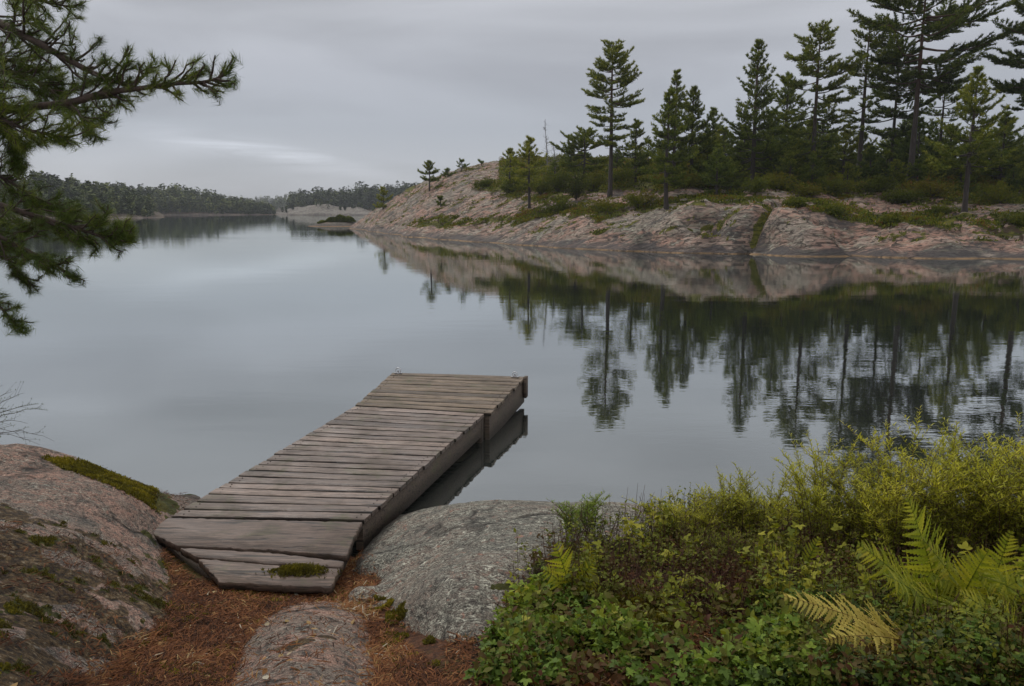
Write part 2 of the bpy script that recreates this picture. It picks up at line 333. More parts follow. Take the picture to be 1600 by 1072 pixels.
def rock(name, sc, pink=0.5, lichen=0.5, far=False):
    """granite with lichen; 'moss' and 'soil' vertex masks; stains by height over the water"""
    m = Mat(name); v = m.wpos((1, 1, 1.6)); vs_ = m.wpos((0.35, 1.3, 1.0), (0, 0, 0.5))
    big = m.noise(v, 0.9 * sc, 4, 0.6, 0.6); mid = m.noise(v, 4.5 * sc, 6, 0.65, 0.4); fine = m.noise(v, 22 * sc, 5, 0.7); grit = m.noise(v, 90 * sc, 3, 0.7)
    streak = m.noise(vs_, 3.2 * sc, 5, 0.6, 0.9)
    c = m.mix(m.ramp(big, [(0.54 if pink > 0.6 else 0.39, 0.0), (0.72 if pink > 0.6 else 0.60, 1.0)]), (0.40, 0.245, 0.185) if pink > 0.6 else (0.30, 0.215, 0.165), (0.235, 0.200, 0.165))
    c = m.mix(m.ramp(streak, [(0.44, 0.0), (0.58, 0.5 if pink > 0.6 else 0.75)]), c, (0.150, 0.158, 0.130))
    c = m.mix(m.ramp(fine, [(0.38, 0.95), (0.52, 0.0)]), c, (0.060, 0.050, 0.045))
    c = m.mix(m.ramp(mid, [(0.34, 0.9), (0.47, 0.0)]), c, (0.060, 0.057, 0.052))
    lv = m.wpos((1.0, 2.2, 2.0), (0, 0, 0.7))
    li = m.math('MULTIPLY', m.ramp(m.noise(lv, 15 * sc, 6, 0.8, 1.6), [(0.53 - 0.06 * lichen, 0.0), (0.565, 1.0)]), m.ramp(m.noise(v, 1.6 * sc, 3), [(0.36, 0.25), (0.56, 1.0)]))
    c = m.mix(m.math('MULTIPLY', li, min(1, 0.35 + 0.65 * lichen)), c, (0.62, 0.60, 0.49))
    li2 = m.ramp(m.noise(v, 12 * sc, 5, 0.7), [(0.60, 0.0), (0.66, 0.85)])
    c = m.mix(li2, c, (0.42, 0.23, 0.17))
    gr = m.ramp(grit, [(0.38, 0.45), (0.62, 1.45)]); c = m.mix(1.0, c, gr, 'MULTIPLY')
    # cracks
    vv = m.n('ShaderNodeVectorMath', operation='ADD'); m.l(m.wpos((0.7, 1.0, 1.2), (0, 0, 0.6)), vv.inputs[0])
    nn = m.n('ShaderNodeTexNoise'); nn.inputs['Scale'].default_value = 1.2 * sc; nn.inputs['Detail'].default_value = 4; m.l(v, nn.inputs[0])
    sc_ = m.n('ShaderNodeVectorMath', operation='SCALE'); m.l(nn.outputs[1], sc_.inputs[0]); sc_.inputs['Scale'].default_value = 1.1 / sc; m.l(sc_.outputs[0], vv.inputs[1])
    ck = m.vor(vv.outputs[0], 0.55 * sc, 'DISTANCE_TO_EDGE'); ckm = m.ramp(ck, [(0.0, 1.0), (0.022, 0.0)])
    ckm = m.math('MULTIPLY', ckm, m.ramp(m.noise(v, 1.1 * sc, 3), [(0.45, 0.0), (0.58, 0.9)]))
    c = m.mix(ckm, c, (0.040, 0.036, 0.032))
    h = m.math('ADD', m.math('MULTIPLY', mid, 0.7), m.math('MULTIPLY', fine, 0.30)); h = m.math('ADD', h, m.math('MULTIPLY', grit, 0.10)); h = m.math('ADD', h, m.math('MULTIPLY', streak, 0.5))
    h = m.math('SUBTRACT', h, m.math('MULTIPLY', ckm, 0.35)); h = m.math('ADD', h, m.math('MULTIPLY', li, 0.07))
    # height stains: algae line at the water, dark splash zone
    g = m.n('ShaderNodeNewGeometry'); sp = m.n('ShaderNodeSeparateXYZ'); m.l(g.outputs['Position'], sp.inputs[0])
    zj = m.math('ADD', sp.outputs[2], m.math('MULTIPLY_ADD', mid, 0.6 if far else 0.1, -0.3 if far else -0.05))
    c = m.mix(m.ramp(m.math('MULTIPLY', zj, 1.2 if far else 4.0), [(0.25, 0.75 if far else 0.5), (0.75, 0.0)]), c, (0.055, 0.047, 0.042))
    if far:
        zl = m.math('ADD', sp.outputs[2], m.math('MULTIPLY_ADD', fine, 0.06, -0.03))
        c = m.mix(m.ramp(m.math('MULTIPLY', zl, 4.0), [(0.22, 0.8), (0.36, 0.0)]), c, (0.26, 0.15, 0.070))
    # soil and moss masks
    soil = m.attr('soil'); moss = m.attr('moss')
    sj = m.math('ADD', soil, m.math('MULTIPLY_ADD', mid, 1.0, -0.5)); mj = m.math('ADD', moss, m.math('MULTIPLY_ADD', fine, 1.0, -0.5))
    sc1 = m.ramp(fine, [(0.38, (0.022, 0.015, 0.010)), (0.48, (0.075, 0.050, 0.026)), (0.57, (0.15, 0.095, 0.042)), (0.66, (0.30, 0.25, 0.17))])
    mc1 = m.ramp(mid, [(0.3, (0.028, 0.034, 0.008)), (0.55, (0.075, 0.078, 0.012)), (0.75, (0.16, 0.13, 0.02))])
    c = m.mix(m.ramp(sj, [(0.42, 0.0), (0.58, 1.0)]), c, sc1); c = m.mix(m.ramp(mj, [(0.42, 0.0), (0.58, 1.0)]), c, mc1)
    return m.set(c, 0.85, m.bump(h, 1.0, 0.16 / sc if not far else 0.42), spec=0.2)
def far_rock(name, k=1.0, P=(0.36, 0.215, 0.162), G=(0.250, 0.208, 0.170)):
    m = Mat(name); v = m.wpos((0.8, 1.3, 1.5)); dv = m.wpos((0.45, 1.6, 2.2), (0.0, 0.35, 0.45))
    z1 = m.noise(v, 0.16 * k, 4, 0.6, 1.0); z2 = m.noise(v, 0.55 * k, 5, 0.65, 0.8); st1 = m.noise(dv, 0.9 * k, 6, 0.65, 1.5); st2 = m.noise(dv, 2.4 * k, 5, 0.62, 1.2); fn = m.noise(v, 6 * k, 5, 0.75)
    c = m.mix(m.ramp(z1, [(0.45, 0.0), (0.60, 1.0)]), P, G)
    c = m.mix(m.ramp(z2, [(0.53, 0.0), (0.62, 0.75)]), c, tuple(x * 1.45 for x in G))
    c = m.mix(m.ramp(st1, [(0.49, 0.0), (0.60, 0.65)]), c, (0.150, 0.155, 0.110))
    c = m.mix(m.ramp(st2, [(0.40, 0.95), (0.53, 0.0)]), c, (0.060, 0.048, 0.042))
    c = m.mix(m.ramp(z2, [(0.38, 0.85), (0.46, 0.0)]), c, (0.060, 0.055, 0.052))
    li = m.math('MULTIPLY', m.ramp(m.noise(v, 2.2 * k, 5, 0.7, 0.8), [(0.54, 0.0), (0.62, 0.8)]), m.ramp(st1, [(0.45, 0.1), (0.6, 0.9)])); c = m.mix(li, c, (0.40, 0.40, 0.32))
    vv = m.n('ShaderNodeVectorMath', operation='ADD'); m.l(dv, vv.inputs[0]); nn = m.n('ShaderNodeTexNoise'); nn.inputs['Scale'].default_value = 0.8 * k; nn.inputs['Detail'].default_value = 4; m.l(v, nn.inputs[0])
    s2 = m.n('ShaderNodeVectorMath', operation='SCALE'); m.l(nn.outputs[1], s2.inputs[0]); s2.inputs['Scale'].default_value = 2.2 / k; m.l(s2.outputs[0], vv.inputs[1])
    ck = m.ramp(m.vor(vv.outputs[0], 0.5 * k, 'DISTANCE_TO_EDGE'), [(0.0, 1.0), (0.05, 0.0)]); ck = m.math('MULTIPLY', ck, m.ramp(z2, [(0.42, 0.2), (0.58, 1.0)])); c = m.mix(m.math('MULTIPLY', ck, 0.85), c, (0.045, 0.038, 0.030))  # cracks in the granite, their occlusion shade put into the colour as dark lines
    g = m.n('ShaderNodeNewGeometry'); sp = m.n('ShaderNodeSeparateXYZ'); m.l(g.outputs['Position'], sp.inputs[0])
    zj = m.math('ADD', sp.outputs[2], m.math('MULTIPLY_ADD', z2, 2.4, -1.2)); c = m.mix(m.ramp(zj, [(0.20, 0.85), (0.60, 0.0)]), c, (0.075, 0.068, 0.066))
    zl = m.math('ADD', sp.outputs[2], m.math('MULTIPLY_ADD', fn, 0.10, -0.05)); c = m.mix(m.ramp(m.math('MULTIPLY', zl, 4.0), [(0.14, 0.85), (0.30, 0.0)]), c, m.ramp(st1, [(0.42, (0.08, 0.055, 0.035)), (0.56, (0.30, 0.19, 0.10))]))
    soil = m.attr('soil'); moss = m.attr('moss'); sj = m.math('ADD', soil, m.math('MULTIPLY_ADD', st2, 1.0, -0.5)); mj = m.math('ADD', moss, m.math('MULTIPLY_ADD', fn, 1.0, -0.5))
    c = m.mix(m.ramp(sj, [(0.42, 0.0), (0.58, 1.0)]), c, (0.060, 0.042, 0.024)); c = m.mix(m.ramp(mj, [(0.42, 0.0), (0.58, 1.0)]), c, m.ramp(st2, [(0.35, (0.035, 0.042, 0.010)), (0.65, (0.14, 0.13, 0.022))]))
    h = m.math('ADD', m.math('MULTIPLY', st1, 1.1), m.math('MULTIPLY', st2, 0.35)); h = m.math('ADD', h, m.math('MULTIPLY', fn, 0.10)); h = m.math('SUBTRACT', h, m.math('MULTIPLY', ck, 0.25))
    return m.set(c, 0.85, m.bump(h, 1.0, 0.26 / k), spec=0.15)
M['rock_near'] = rock('near_granite', 1.15, 0.4, 0.95)
M['rock_left'] = rock('pink_granite', 1.15, 1.0, 0.35)
M['rock_far'] = far_rock('shore_granite')

M['rock_dist'] = far_rock('distant_shore_rock', 0.4)
m = Mat('litter_soil'); v = m.wpos(); a = m.noise(v, 30, 6, 0.75, 1.2); b = m.noise(v, 3, 3)
c = m.ramp(a, [(0.36, (0.018, 0.010, 0.006)), (0.5, (0.065, 0.028, 0.014)), (0.64, (0.14, 0.060, 0.028))])
c = m.mix(m.ramp(b, [(0.50, 0.0), (0.62, 0.7)]), c, (0.075, 0.065, 0.014))
M['litter_soil'] = m.set(c, 0.9, m.bump(a, 0.9, 0.02), spec=0.2)
m = Mat('dry_needles'); f = m.attr('v')
M['litter'] = m.set(m.ramp(f, [(0, (0.022, 0.012, 0.008)), (0.35, (0.095, 0.036, 0.016)), (0.65, (0.195, 0.080, 0.030)), (0.82, (0.24, 0.14, 0.055)), (0.94, (0.30, 0.22, 0.10)), (1, (0.36, 0.33, 0.26))]), 0.8, spec=0.1)
M['moss'] = foliage('moss', [(0, (0.045, 0.034, 0.006)), (0.5, (0.125, 0.110, 0.010)), (1, (0.28, 0.225, 0.018))], 0.8, 0.2, False)
M['green'] = foliage('green_leaves', [(0, (0.028, 0.044, 0.008)), (0.4, (0.100, 0.165, 0.020)), (0.75, (0.21, 0.28, 0.030)), (1, (0.36, 0.32, 0.035))], 0.6, 0.35, False, patch=1.8, spec=0.2)
M['brownleaf'] = foliage('dull_leaves', [(0, (0.070, 0.024, 0.010)), (0.22, (0.075, 0.055, 0.013)), (0.5, (0.115, 0.140, 0.017)), (1, (0.30, 0.28, 0.028))], 0.65, 0.35, False, patch=2.0, spec=0.15)
M['yellowgreen'] = foliage('yellow_green_leaves', [(0, (0.085, 0.055, 0.012)), (0.3, (0.15, 0.155, 0.017)), (0.6, (0.32, 0.33, 0.026)), (1, (0.55, 0.50, 0.045))], 0.6, 0.45, False, patch=1.5)
M['fern'] = foliage('fern_green', [(0, (0.060, 0.095, 0.012)), (0.45, (0.20, 0.235, 0.020)), (0.8, (0.42, 0.39, 0.035)), (1, (0.45, 0.32, 0.06))], 0.6, 0.4, False, patch=3.0)
M['fern_dry'] = foliage('fern_yellow', [(0, (0.16, 0.09, 0.02)), (0.5, (0.38, 0.29, 0.05)), (1, (0.55, 0.47, 0.10))], 0.6, 0.3, False)
m = Mat('red_stems'); M['stem'] = m.set(m.ramp(m.noise(m.wpos(), 20), [(0.3, (0.035, 0.014, 0.010)), (0.7, (0.11, 0.045, 0.025))]), 0.7)
m = Mat('dry_twigs'); M['twig'] = m.set((0.05, 0.042, 0.036), 0.8)

def wood(name, tint, wet, gs=30):
    m = Mat(name); g = m.noise(m.pos((1.0, gs, gs)), 3.0, 6, 0.7, 1.0); g2 = m.noise(m.pos((5, 130, 130)), 2.0, 4, 0.6); bl = m.noise(m.pos((1, 1, 1)), 2.6, 4, 0.6, 0.5); f = m.attr('v')
    c = m.ramp(g, [(0.32, tuple(x * 0.30 for x in tint)), (0.5, tint), (0.68, tuple(min(1, x * 1.7) for x in tint))])
    c = m.mix(m.ramp(g2, [(0.35, 0.65), (0.5, 0.0)]), c, tuple(x * 0.22 for x in tint))
    ckk = m.ramp(m.noise(m.pos((0.9, gs * 0.8, gs * 0.8)), 2.2, 3, 0.5, 0.6), [(0.36, 0.95), (0.42, 0.0)]); c = m.mix(ckk, c, tuple(x * 0.15 for x in tint))
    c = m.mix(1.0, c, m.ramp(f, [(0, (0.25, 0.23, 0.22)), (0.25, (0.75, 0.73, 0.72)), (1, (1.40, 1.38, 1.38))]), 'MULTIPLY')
    c = m.mix(m.ramp(bl, [(0.48, 0.0), (0.70, 0.55)]), c, (0.055, 0.045, 0.034))
    gr = m.ramp(m.noise(m.pos(), 3.1, 5, 0.7, 1.0), [(0.54, 0.0), (0.66, 0.5)]); c = m.mix(gr, c, (0.07, 0.07, 0.025))
    r = m.ramp(bl, [(0.3, wet), (0.7, 0.80)])
    return m.set(c, r, m.bump(m.math('SUBTRACT', m.math('ADD', g, m.math('MULTIPLY', g2, 0.6)), ckk), 0.8, 0.006), spec=0.5)
M['deck'] = wood('weathered_boards', (0.155, 0.112, 0.086), 0.34)
M['deck_far'] = wood('brown_boards', (0.140, 0.100, 0.062), 0.6)
M['deck_old'] = wood('rotting_boards', (0.115, 0.080, 0.060), 0.55, 11)
M['beam'] = wood('beam_wood', (0.090, 0.064, 0.044), 0.75)
m = Mat('rusty_nail'); M['nail'] = m.set((0.035, 0.022, 0.016), 0.7)
m = Mat('galvanised_metal'); M['metal'] = m.set(m.ramp(m.noise(m.pos(), 60, 4), [(0.3, (0.25, 0.25, 0.26)), (0.7, (0.62, 0.62, 0.63))]), 0.5); m.b.inputs['Metallic'].default_value = 0.4

# ------------------------------------------------------------------ water
m = Mat('lake_water')
v = m.wpos((1, 1.0, 1)); w1 = m.noise(m.wpos((0.55, 1.7, 1), (0, 0, 0.12)), 1.5, 3, 0.55); w2 = m.noise(m.wpos((0.35, 1.0, 1), (0, 0, -0.2)), 0.5, 2); w3 = m.noise(m.wpos((1.0, 2.2, 1)), 7.0, 2)
ruf = m.ramp(m.noise(m.wpos((0.3, 1.0, 1)), 0.10, 3), [(0.4, 0.35), (0.65, 1.0)])
h = m.math('ADD', m.math('MULTIPLY', w1, 0.0024), m.math('MULTIPLY', w2, 0.0060)); h = m.math('ADD', h, m.math('MULTIPLY', w3, 0.0006)); h = m.math('MULTIPLY', h, ruf)
nb = m.bump(h, 1.0, 1.0)
gl = m.n('ShaderNodeBsdfGlossy'); gl.inputs['Roughness'].default_value = 0.012; gl.inputs['Color'].default_value = (0.90, 0.94, 0.94, 1); m.l(nb, gl.inputs['Normal'])
df = m.n('ShaderNodeBsdfDiffuse'); df.inputs['Color'].default_value = (0.022, 0.025, 0.022, 1)
fr = m.n('ShaderNodeFresnel'); fr.inputs['IOR'].default_value = 1.33; m.l(nb, fr.inputs['Normal'])
fac = m.ramp(fr.outputs[0], [(0.0, 0.20), (0.10, 0.34), (0.22, 0.56), (0.42, 0.80), (1.0, 0.98)])
ms = m.n('ShaderNodeMixShader'); m.l(fac, ms.inputs[0]); m.l(df.outputs[0], ms.inputs[1]); m.l(gl.outputs[0], ms.inputs[2]); m.l(ms.outputs[0], m.out.inputs[0])
m.t.nodes.remove(m.b)
M['water'] = m.m
o = mesh('water', [(-2600, -20, 0), (2600, -20, 0), (2600, 3500, 0), (-2600, 3500, 0)], np.array([[0, 1, 2, 3]]), M['water']); tag(o, kind='structure')
m = Mat('lake_bed'); M['bed'] = m.set((0.05, 0.045, 0.035), 0.9)
o = mesh('lake_bed', [(-2700, -60, -6), (2700, -60, -6), (2700, 3600, -6), (-2700, 3600, -6)], np.array([[0, 1, 2, 3]]), M['bed']); tag(o, kind='structure')

# ------------------------------------------------------------------ heightfield builder
def polar_field(name, fz, a0, a1, na, r0, r1, nr, mat, masks=None, cut=None, logr=True):
    """grid in bearing and range round the viewpoint (denser near), z from fz(x, y)"""
    A = np.linspace(a0, a1, na); R = np.exp(np.linspace(math.log(r0), math.log(r1), nr)) if logr else np.linspace(r0, r1, nr)
    a, r = np.meshgrid(A, R, indexing='ij'); x = (r * np.tan(a)).ravel(); y = r.ravel(); z = fz(x, y)
    V = np.stack([x, y, z], 1); i = np.arange(na - 1)[:, None] * nr; j = np.arange(nr - 1)[None]
    Q = np.stack([i + j, i + nr + j, i + nr + j + 1, i + j + 1], 2).reshape(-1, 4)
    if cut is not None:
        k = cut(x, y, z); Q = Q[k[Q].any(1)]
        u, inv = np.unique(Q, return_inverse=True); V = V[u]; Q = inv.reshape(-1, 4)
    at = masks(V) if masks else {}
    return mesh(name, V, Q, mat, None, at, True)

# ------------------------------------------------------------------ far peninsula
WL = [(545, 357), (575, 362), (600, 365), (650, 371), (700, 375), (760, 379), (830, 384), (900, 389), (1000, 393), (1100, 396), (1200, 399), (1300, 401), (1400, 403), (1500, 404.5), (1600, 405), (1750, 408), (1950, 411)]
ctl = []
for px, py in WL:
    p = pz(px, py, 0); ctl.append(p)
    q = pz(px, py, 0); k = (q[1] - 5.0) / q[1]; ctl.append(np.array([q[0] * k, q[1] * k, -1.1]))
    if px > 640: k = (q[1] + 1.2) / q[1]; ctl.append(np.array([q[0] * k, q[1] * k, 0.55 if px < 1850 else 0.8]))
for px, L in {575: [(340, 104), (345, 122)], 600: [(352, 90), (324, 101)], 650: [(352, 78), (325, 86), (300, 95)], 700: [(350, 73), (320, 80), (281, 90)],
              760: [(352, 66), (318, 73), (285, 82), (262, 91)], 830: [(352, 60), (326, 64), (300, 72), (270, 82), (252, 92)],
              900: [(356, 53.5), (338, 56), (322, 62), (300, 68), (275, 78), (258, 88)], 1000: [(366, 47.8), (345, 50.5), (327, 54), (308, 58), (290, 64), (268, 76)],
              1060: [(352, 47), (325, 50.5), (316, 54)], 1100: [(355, 45.7), (330, 47.5), (318, 50.5), (303, 57), (288, 64), (270, 76)], 1160: [(340, 45.5), (321, 48.5)],
              1215: [(345, 44.6), (318, 47.2), (306, 50.5), (292, 56), (282, 64)], 1250: [(340, 44.3), (316, 48), (309, 51)], 1300: [(365, 43), (340, 45.5), (322, 49), (303, 54), (287, 63)],
              1400: [(378, 41.8), (357, 43.8), (335, 47.5), (303, 54), (285, 63)], 1500: [(380, 41.2), (358, 43), (340, 46.5), (306, 54), (288, 63)],
              1600: [(385, 40.9), (368, 42.8), (340, 46.5), (308, 54), (288, 63)], 1750: [(388, 41), (340, 47), (300, 56)], 1950: [(385, 41), (340, 48), (300, 58)]}.items():
    for py, d in L: ctl.append(pd(px, py, d))
for px, d, z in ((560, 128, -2), (500, 112, -4), (520, 95, -4), (600, 125, 0.6), (660, 122, 3), (720, 120, 4.5), (800, 120, 7), (950, 110, 8.5), (1100, 100, 8.5), (1250, 90, 7.5), (1400, 88, 7), (1600, 88, 7), (1900, 88, 7),
                 (600, 150, -2), (800, 150, 2), (1000, 150, 3), (1300, 130, 4), (1700, 130, 4), (640, 60, -3), (800, 45, -3), (1100, 34, -3), (1600, 30, -3)):
    p = pd(px, 300, d); ctl.append(np.array([p[0], p[1], z]))
pen0 = TPS(ctl, 1e-6)
crev = np.array([pd(1232, 312, 49.5)[:2], pd(1203, 328, 46.3)[:2], pd(1170, 356, 44.4)[:2], pd(1122, 394, 43.2)[:2]])
def seg_dist(x, y, P):
    d = np.full(x.shape, 1e9)
    for a, b in zip(P[:-1], P[1:]):
        ab = b - a; t = np.clip(((x - a[0]) * ab[0] + (y - a[1]) * ab[1]) / (ab @ ab), 0, 1)
        d = np.minimum(d, np.hypot(x - a[0] - t * ab[0], y - a[1] - t * ab[1]))
    return d
def pen_z(x, y):
    z = pen0(x, y); P = xyz(x * 0.20, y * 0.34, 0)
    amp = sm(-0.6, 1.2, z)
    z = z + amp * (0.60 * fbm(P, 3) + 0.16 * fbm(xyz(x * 1.1 + y * 0.4, y * 1.7 - x * 0.5), 4))
    # stepped sheets of rock
    st_ = fbm(xyz(x * 0.35 - y * 0.25, y * 0.7 + x * 0.3), 3); z = z + amp * 0.30 * (np.floor(st_ * 5) / 5 + 0.25 * (np.abs(((st_ * 5) % 1) - 0.5)))
    z = z - 0.75 * np.exp(-(seg_dist(x, y, crev) / 0.30) ** 2) * sm(-0.2, 0.5, z)
    return z
VEG = [
    [(1010, 262), (1100, 296), (1190, 292), (1290, 306), (1380, 312), (1460, 318), (1540, 318), (1700, 330), (1700, 150), (860, 150), (860, 262)],
    [(850, 240), (1120, 262), (1120, 290), (1010, 300), (960, 296), (905, 308), (850, 318), (770, 304), (735, 296), (760, 288), (800, 280)],
    [(640, 348), (690, 335), (740, 345), (800, 333), (870, 312), (905, 318), (960, 320), (1020, 318), (1060, 308), (1160, 300), (1195, 308), (1190, 319), (1100, 317), (1045, 322), (1000, 334), (930, 342), (870, 336), (800, 344), (760, 352), (700, 356)],
    [(1225, 318), (1300, 340), (1370, 355), (1440, 352), (1500, 362), (1500, 340), (1440, 330), (1380, 338), (1300, 318), (1260, 306)],
    [(1500, 340), (1600, 335), (1600, 380), (1555, 366), (1520, 352)],
    [(664, 282), (700, 262), (640, 285), (600, 300), (580, 330), (600, 318), (640, 300)],
]
def pen_masks(V):
    px, py = project(V); j = fbm(V * np.array([0.6, 0.6, 0.6]), 3)
    pyj = py + j * 9; pxj = px + j[::-1] * 10; s = np.zeros(len(V), bool)
    for p in VEG: s |= inpoly(pxj, pyj, p)
    far = sm(66, 74, V[:, 1] - 12 * sm(1000, 700, px)) > 0.5
    s = s & (sm(-0.28, -0.05, fbm(V * 0.9 + 3, 3) + 0.5 * (py < 300)) > 0.5)
    s = (s | (far & (px > 780))) & (V[:, 2] > 0.3)
    c = np.exp(-(seg_dist(V[:, 0] + 0.12 * j, V[:, 1], crev) / (0.20 + 0.10 * j)) ** 2) * (V[:, 2] > 0.25)
    ms_ = np.clip(s * sm(-0.35, 0.15, fbm(V * 1.3, 3)) * 0.9 + c * 1.1, 0, 1)
    # stray moss seams on open rock
    ms_ = np.maximum(ms_, 0.9 * sm(0.17, 0.36, fbm(V @ np.array([[0.35, 0.9, 0], [-0.25, 1.3, 0], [0, 0.6, 0.8]]).T + 9, 4)) * (V[:, 2] > 0.8))
    return {'soil': s * 1.0, 'moss': ms_}
a0, a1 = math.atan((500 - 800) / F) - 0.01, math.atan((1900 - 800) / F)
polar = polar_field('rocky_headland', pen_z, a0, a1, 760, 33, 150, 420, M['rock_far'], pen_masks, lambda x, y, z: z > -1.6)
tag(polar, kind='structure')
def hit(px, py, d0=36, d1=140, fz=pen_z):
    d = np.linspace(d0, d1, 1200); r = ray(px, py); t = d / r[1]; x = r[0] * t; z = HC + r[2] * t; g = fz(x, d); k = np.nonzero(g >= z)[0]
    if not len(k): return None
    k = k[0]; return np.array([x[k], d[k], g[k]])

# ------------------------------------------------------------------ pines on the headland
NEED_V = np.array([(0, -0.5, 0), (0, 0.5, 0), (1, 0, 0.08)]); NEED_F = [(0, 1, 2)]
def pine(px, d, top, mat='needle_far', kind='young', wid=40, cb=0.25, label=None, group=None, seed=0, name='pine_tree', dens=1.0, lean=0, skew=0, basez=None, yg=0.0, sk=1.0):
    """kind young: conical whorls; old: open layered crown on a bare trunk. wid = half crown width in photo px at its widest"""
    r = np.random.default_rng(1000 + seed)
    b = pd(px, 300, d); z0 = pen_z(np.array([b[0]]), np.array([b[1]]))[0] - 0.15 if basez is None else basez
    H = pd(px, top, d)[2] - z0; Rm = wid * d / F
    root = empty(name, (b[0], b[1], z0)); s = r.uniform(-1, 1, 2) * 0.02
    n = 16; t = np.linspace(0, 1, n); ph = r.uniform(0, 6)
    ax = np.stack([lean * H * t * (1 - t) * 1.5 + 0.10 * np.sin(t * 4 + ph) * t * (1 - t) * 2, 0.08 * np.sin(t * 5 + ph) * t, H * t], 1)
    tr = MB(); rb = 0.012 * H + 0.045
    if kind == 'old': rb = 0.011 * H + 0.05
    rad = rb * (1 - t) ** 0.8 + 0.02; rad[0] *= 1.35
    tr.tube(ax, rad, 9, wob=0.25, seed=seed)
    def axis(u): return np.array([np.interp(u, t, ax[:, k]) for k in range(3)])
    # limbs
    SA, SB, SR, SR2, CP, CD, CV = [], [], [], [], [], [], []
    step = (0.45 if kind == 'young' else 0.43) * (1 + 0.02 * H) * sk; zc = cb * H; lv = []
    z = H - 0.18
    while z > zc: lv.append(z); z -= step * r.uniform(0.75, 1.25) * (0.65 + 0.7 * min(1, (H - z) / H * 3))
    for z in lv:
        u = (z - zc) / (H - zc)
        if kind == 'young': prof = 0.02 + (1 - u) ** 0.9 * (0.75 + 0.25 * min(1, u * 4)); nb_ = 6
        elif kind == 'flat': prof = 0.25 + 0.75 * (math.sin(min(1, (1 - u) * 2.2) * math.pi / 2)) * (0.55 + 0.45 * u); nb_ = 5
        else: prof = min(1, (1 - u) * 2.1 + 0.02) ** 0.55 * (0.55 + 0.45 * min(1, u * 1.6)); nb_ = 6
        a_off = r.uniform(0, 6.28)
        for q in range(nb_):
            if r.random() < (0.10 if kind == 'young' else 0.22): continue
            az = a_off + q * 6.283 / nb_ + r.normal(0, 0.25); z = z + 0 * az; L = Rm * prof * r.uniform(0.55, 1.25) * (1 + skew * math.cos(az))
            if L < 0.12: L = 0.12
            el0 = (0.70 * u - 0.02 if kind == 'young' else 0.55 * u - 0.12) + r.normal(0, 0.10)
            k = 7; w = np.linspace(0, 1, k); hd = np.array([math.cos(az), math.sin(az)]); curve = 0.22 if kind == 'young' else 0.10
            hx = L * w * math.cos(el0); hz_ = L * (w * math.sin(el0) - 0.10 * np.sin(w * 3.14) + curve * w ** 2.5)
            sd_ = 0.08 * L * np.sin(w * 3 + r.uniform(0, 6)) * w
            P = axis(min(0.995, (z + r.normal(0, 0.09 if kind == 'young' else 0.16)) / H)) + np.stack([hx * hd[0] - sd_ * hd[1], hx * hd[1] + sd_ * hd[0], hz_], 1)
            br = 0.012 + 0.013 * L
            SA.append(P[:-1]); SB.append(P[1:]); w0 = br * (1 - w[:-1] * 0.85); SR.append(w0); SR2.append(br * (1 - w[1:] * 0.85))
            # side twigs carrying shoots
            nt_ = max(4, int(L / (0.10 if kind == 'young' else 0.105) * dens)); lo = 0.15 if kind == 'young' else 0.25
            for g in range(nt_):
                f = lo + (1 - lo) * (g + r.random()) / nt_; p = np.array([np.interp(f, w, P[:, m_]) for m_ in range(3)])
                side = -1 if g % 2 else 1; ta = az + side * r.uniform(0.5, 1.15); tl = (0.16 + 0.34 * L * (1.12 - f)) * r.uniform(0.6, 1.2); te = el0 + r.uniform(-0.05, 0.45)
                dr = np.array([math.cos(ta) * math.cos(te), math.sin(ta) * math.cos(te), math.sin(te)]); e_ = p + dr * tl
                SA.append(p[None]); SB.append(e_[None]); SR.append([0.010]); SR2.append([0.005])
                ns = max(3, int(tl / 0.085 * dens)); ff = (np.arange(ns) + r.random(ns)) / ns; ff = 0.25 + 0.75 * ff
                pp = p + dr * tl * ff[:, None]; dd = norm(dr + r.normal(0, 0.40, (ns, 3)) + np.array([0, 0, 0.55]))
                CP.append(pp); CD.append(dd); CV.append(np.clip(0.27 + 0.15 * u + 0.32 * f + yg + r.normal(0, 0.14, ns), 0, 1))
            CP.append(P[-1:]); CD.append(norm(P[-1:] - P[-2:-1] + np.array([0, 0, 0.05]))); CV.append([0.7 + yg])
    # leader
    CP.append(np.array([axis(1.0), axis(0.985), axis(0.97)])); CD.append(np.array([[0, 0, 1.0], [0.2, 0.1, 1], [-0.2, 0, 1]])); CV.append([0.7, 0.6, 0.6])
    # dead stubs on the bare trunk
    for _ in range(int(6 if kind != 'young' else 3)):
        zz = r.uniform(0.3 * cb, cb) * H; az = r.uniform(0, 6.28); p = axis(zz / H); q = p + np.array([math.cos(az), math.sin(az), r.uniform(-0.2, 0.3)]) * r.uniform(0.25, 0.9)
        SA.append(p[None]); SB.append(q[None]); SR.append([0.018]); SR2.append([0.006])
    SA = np.concatenate(SA); SB = np.concatenate(SB); SR = np.concatenate(SR); SR2 = np.concatenate(SR2)
    CP = np.concatenate(CP); CD = np.concatenate(CD); CV = np.concatenate(CV)
    big = SR > 0.0101
    tr.sticks(SA[big], SB[big], SR[big], SR2[big], 4)
    cr_ = MB(); nn = 9
    P2, D2 = spray(CP, CD, nn, (0.25, 1.15), r)
    ln = r.uniform(0.13, 0.23, len(P2)); X, Y, Z = frames(D2, roll=r.uniform(0, 6.28, len(D2)))
    off = np.repeat(CD, nn, 0) * r.uniform(-0.05, 0.07, len(P2))[:, None]
    cr_.inst(NEED_V, NEED_F, P2 + off, X, Y, Z, np.stack([ln, np.full(len(ln), 0.045), ln], 1), np.clip(np.repeat(CV, nn) + r.normal(0, 0.08, len(P2)), 0, 1))
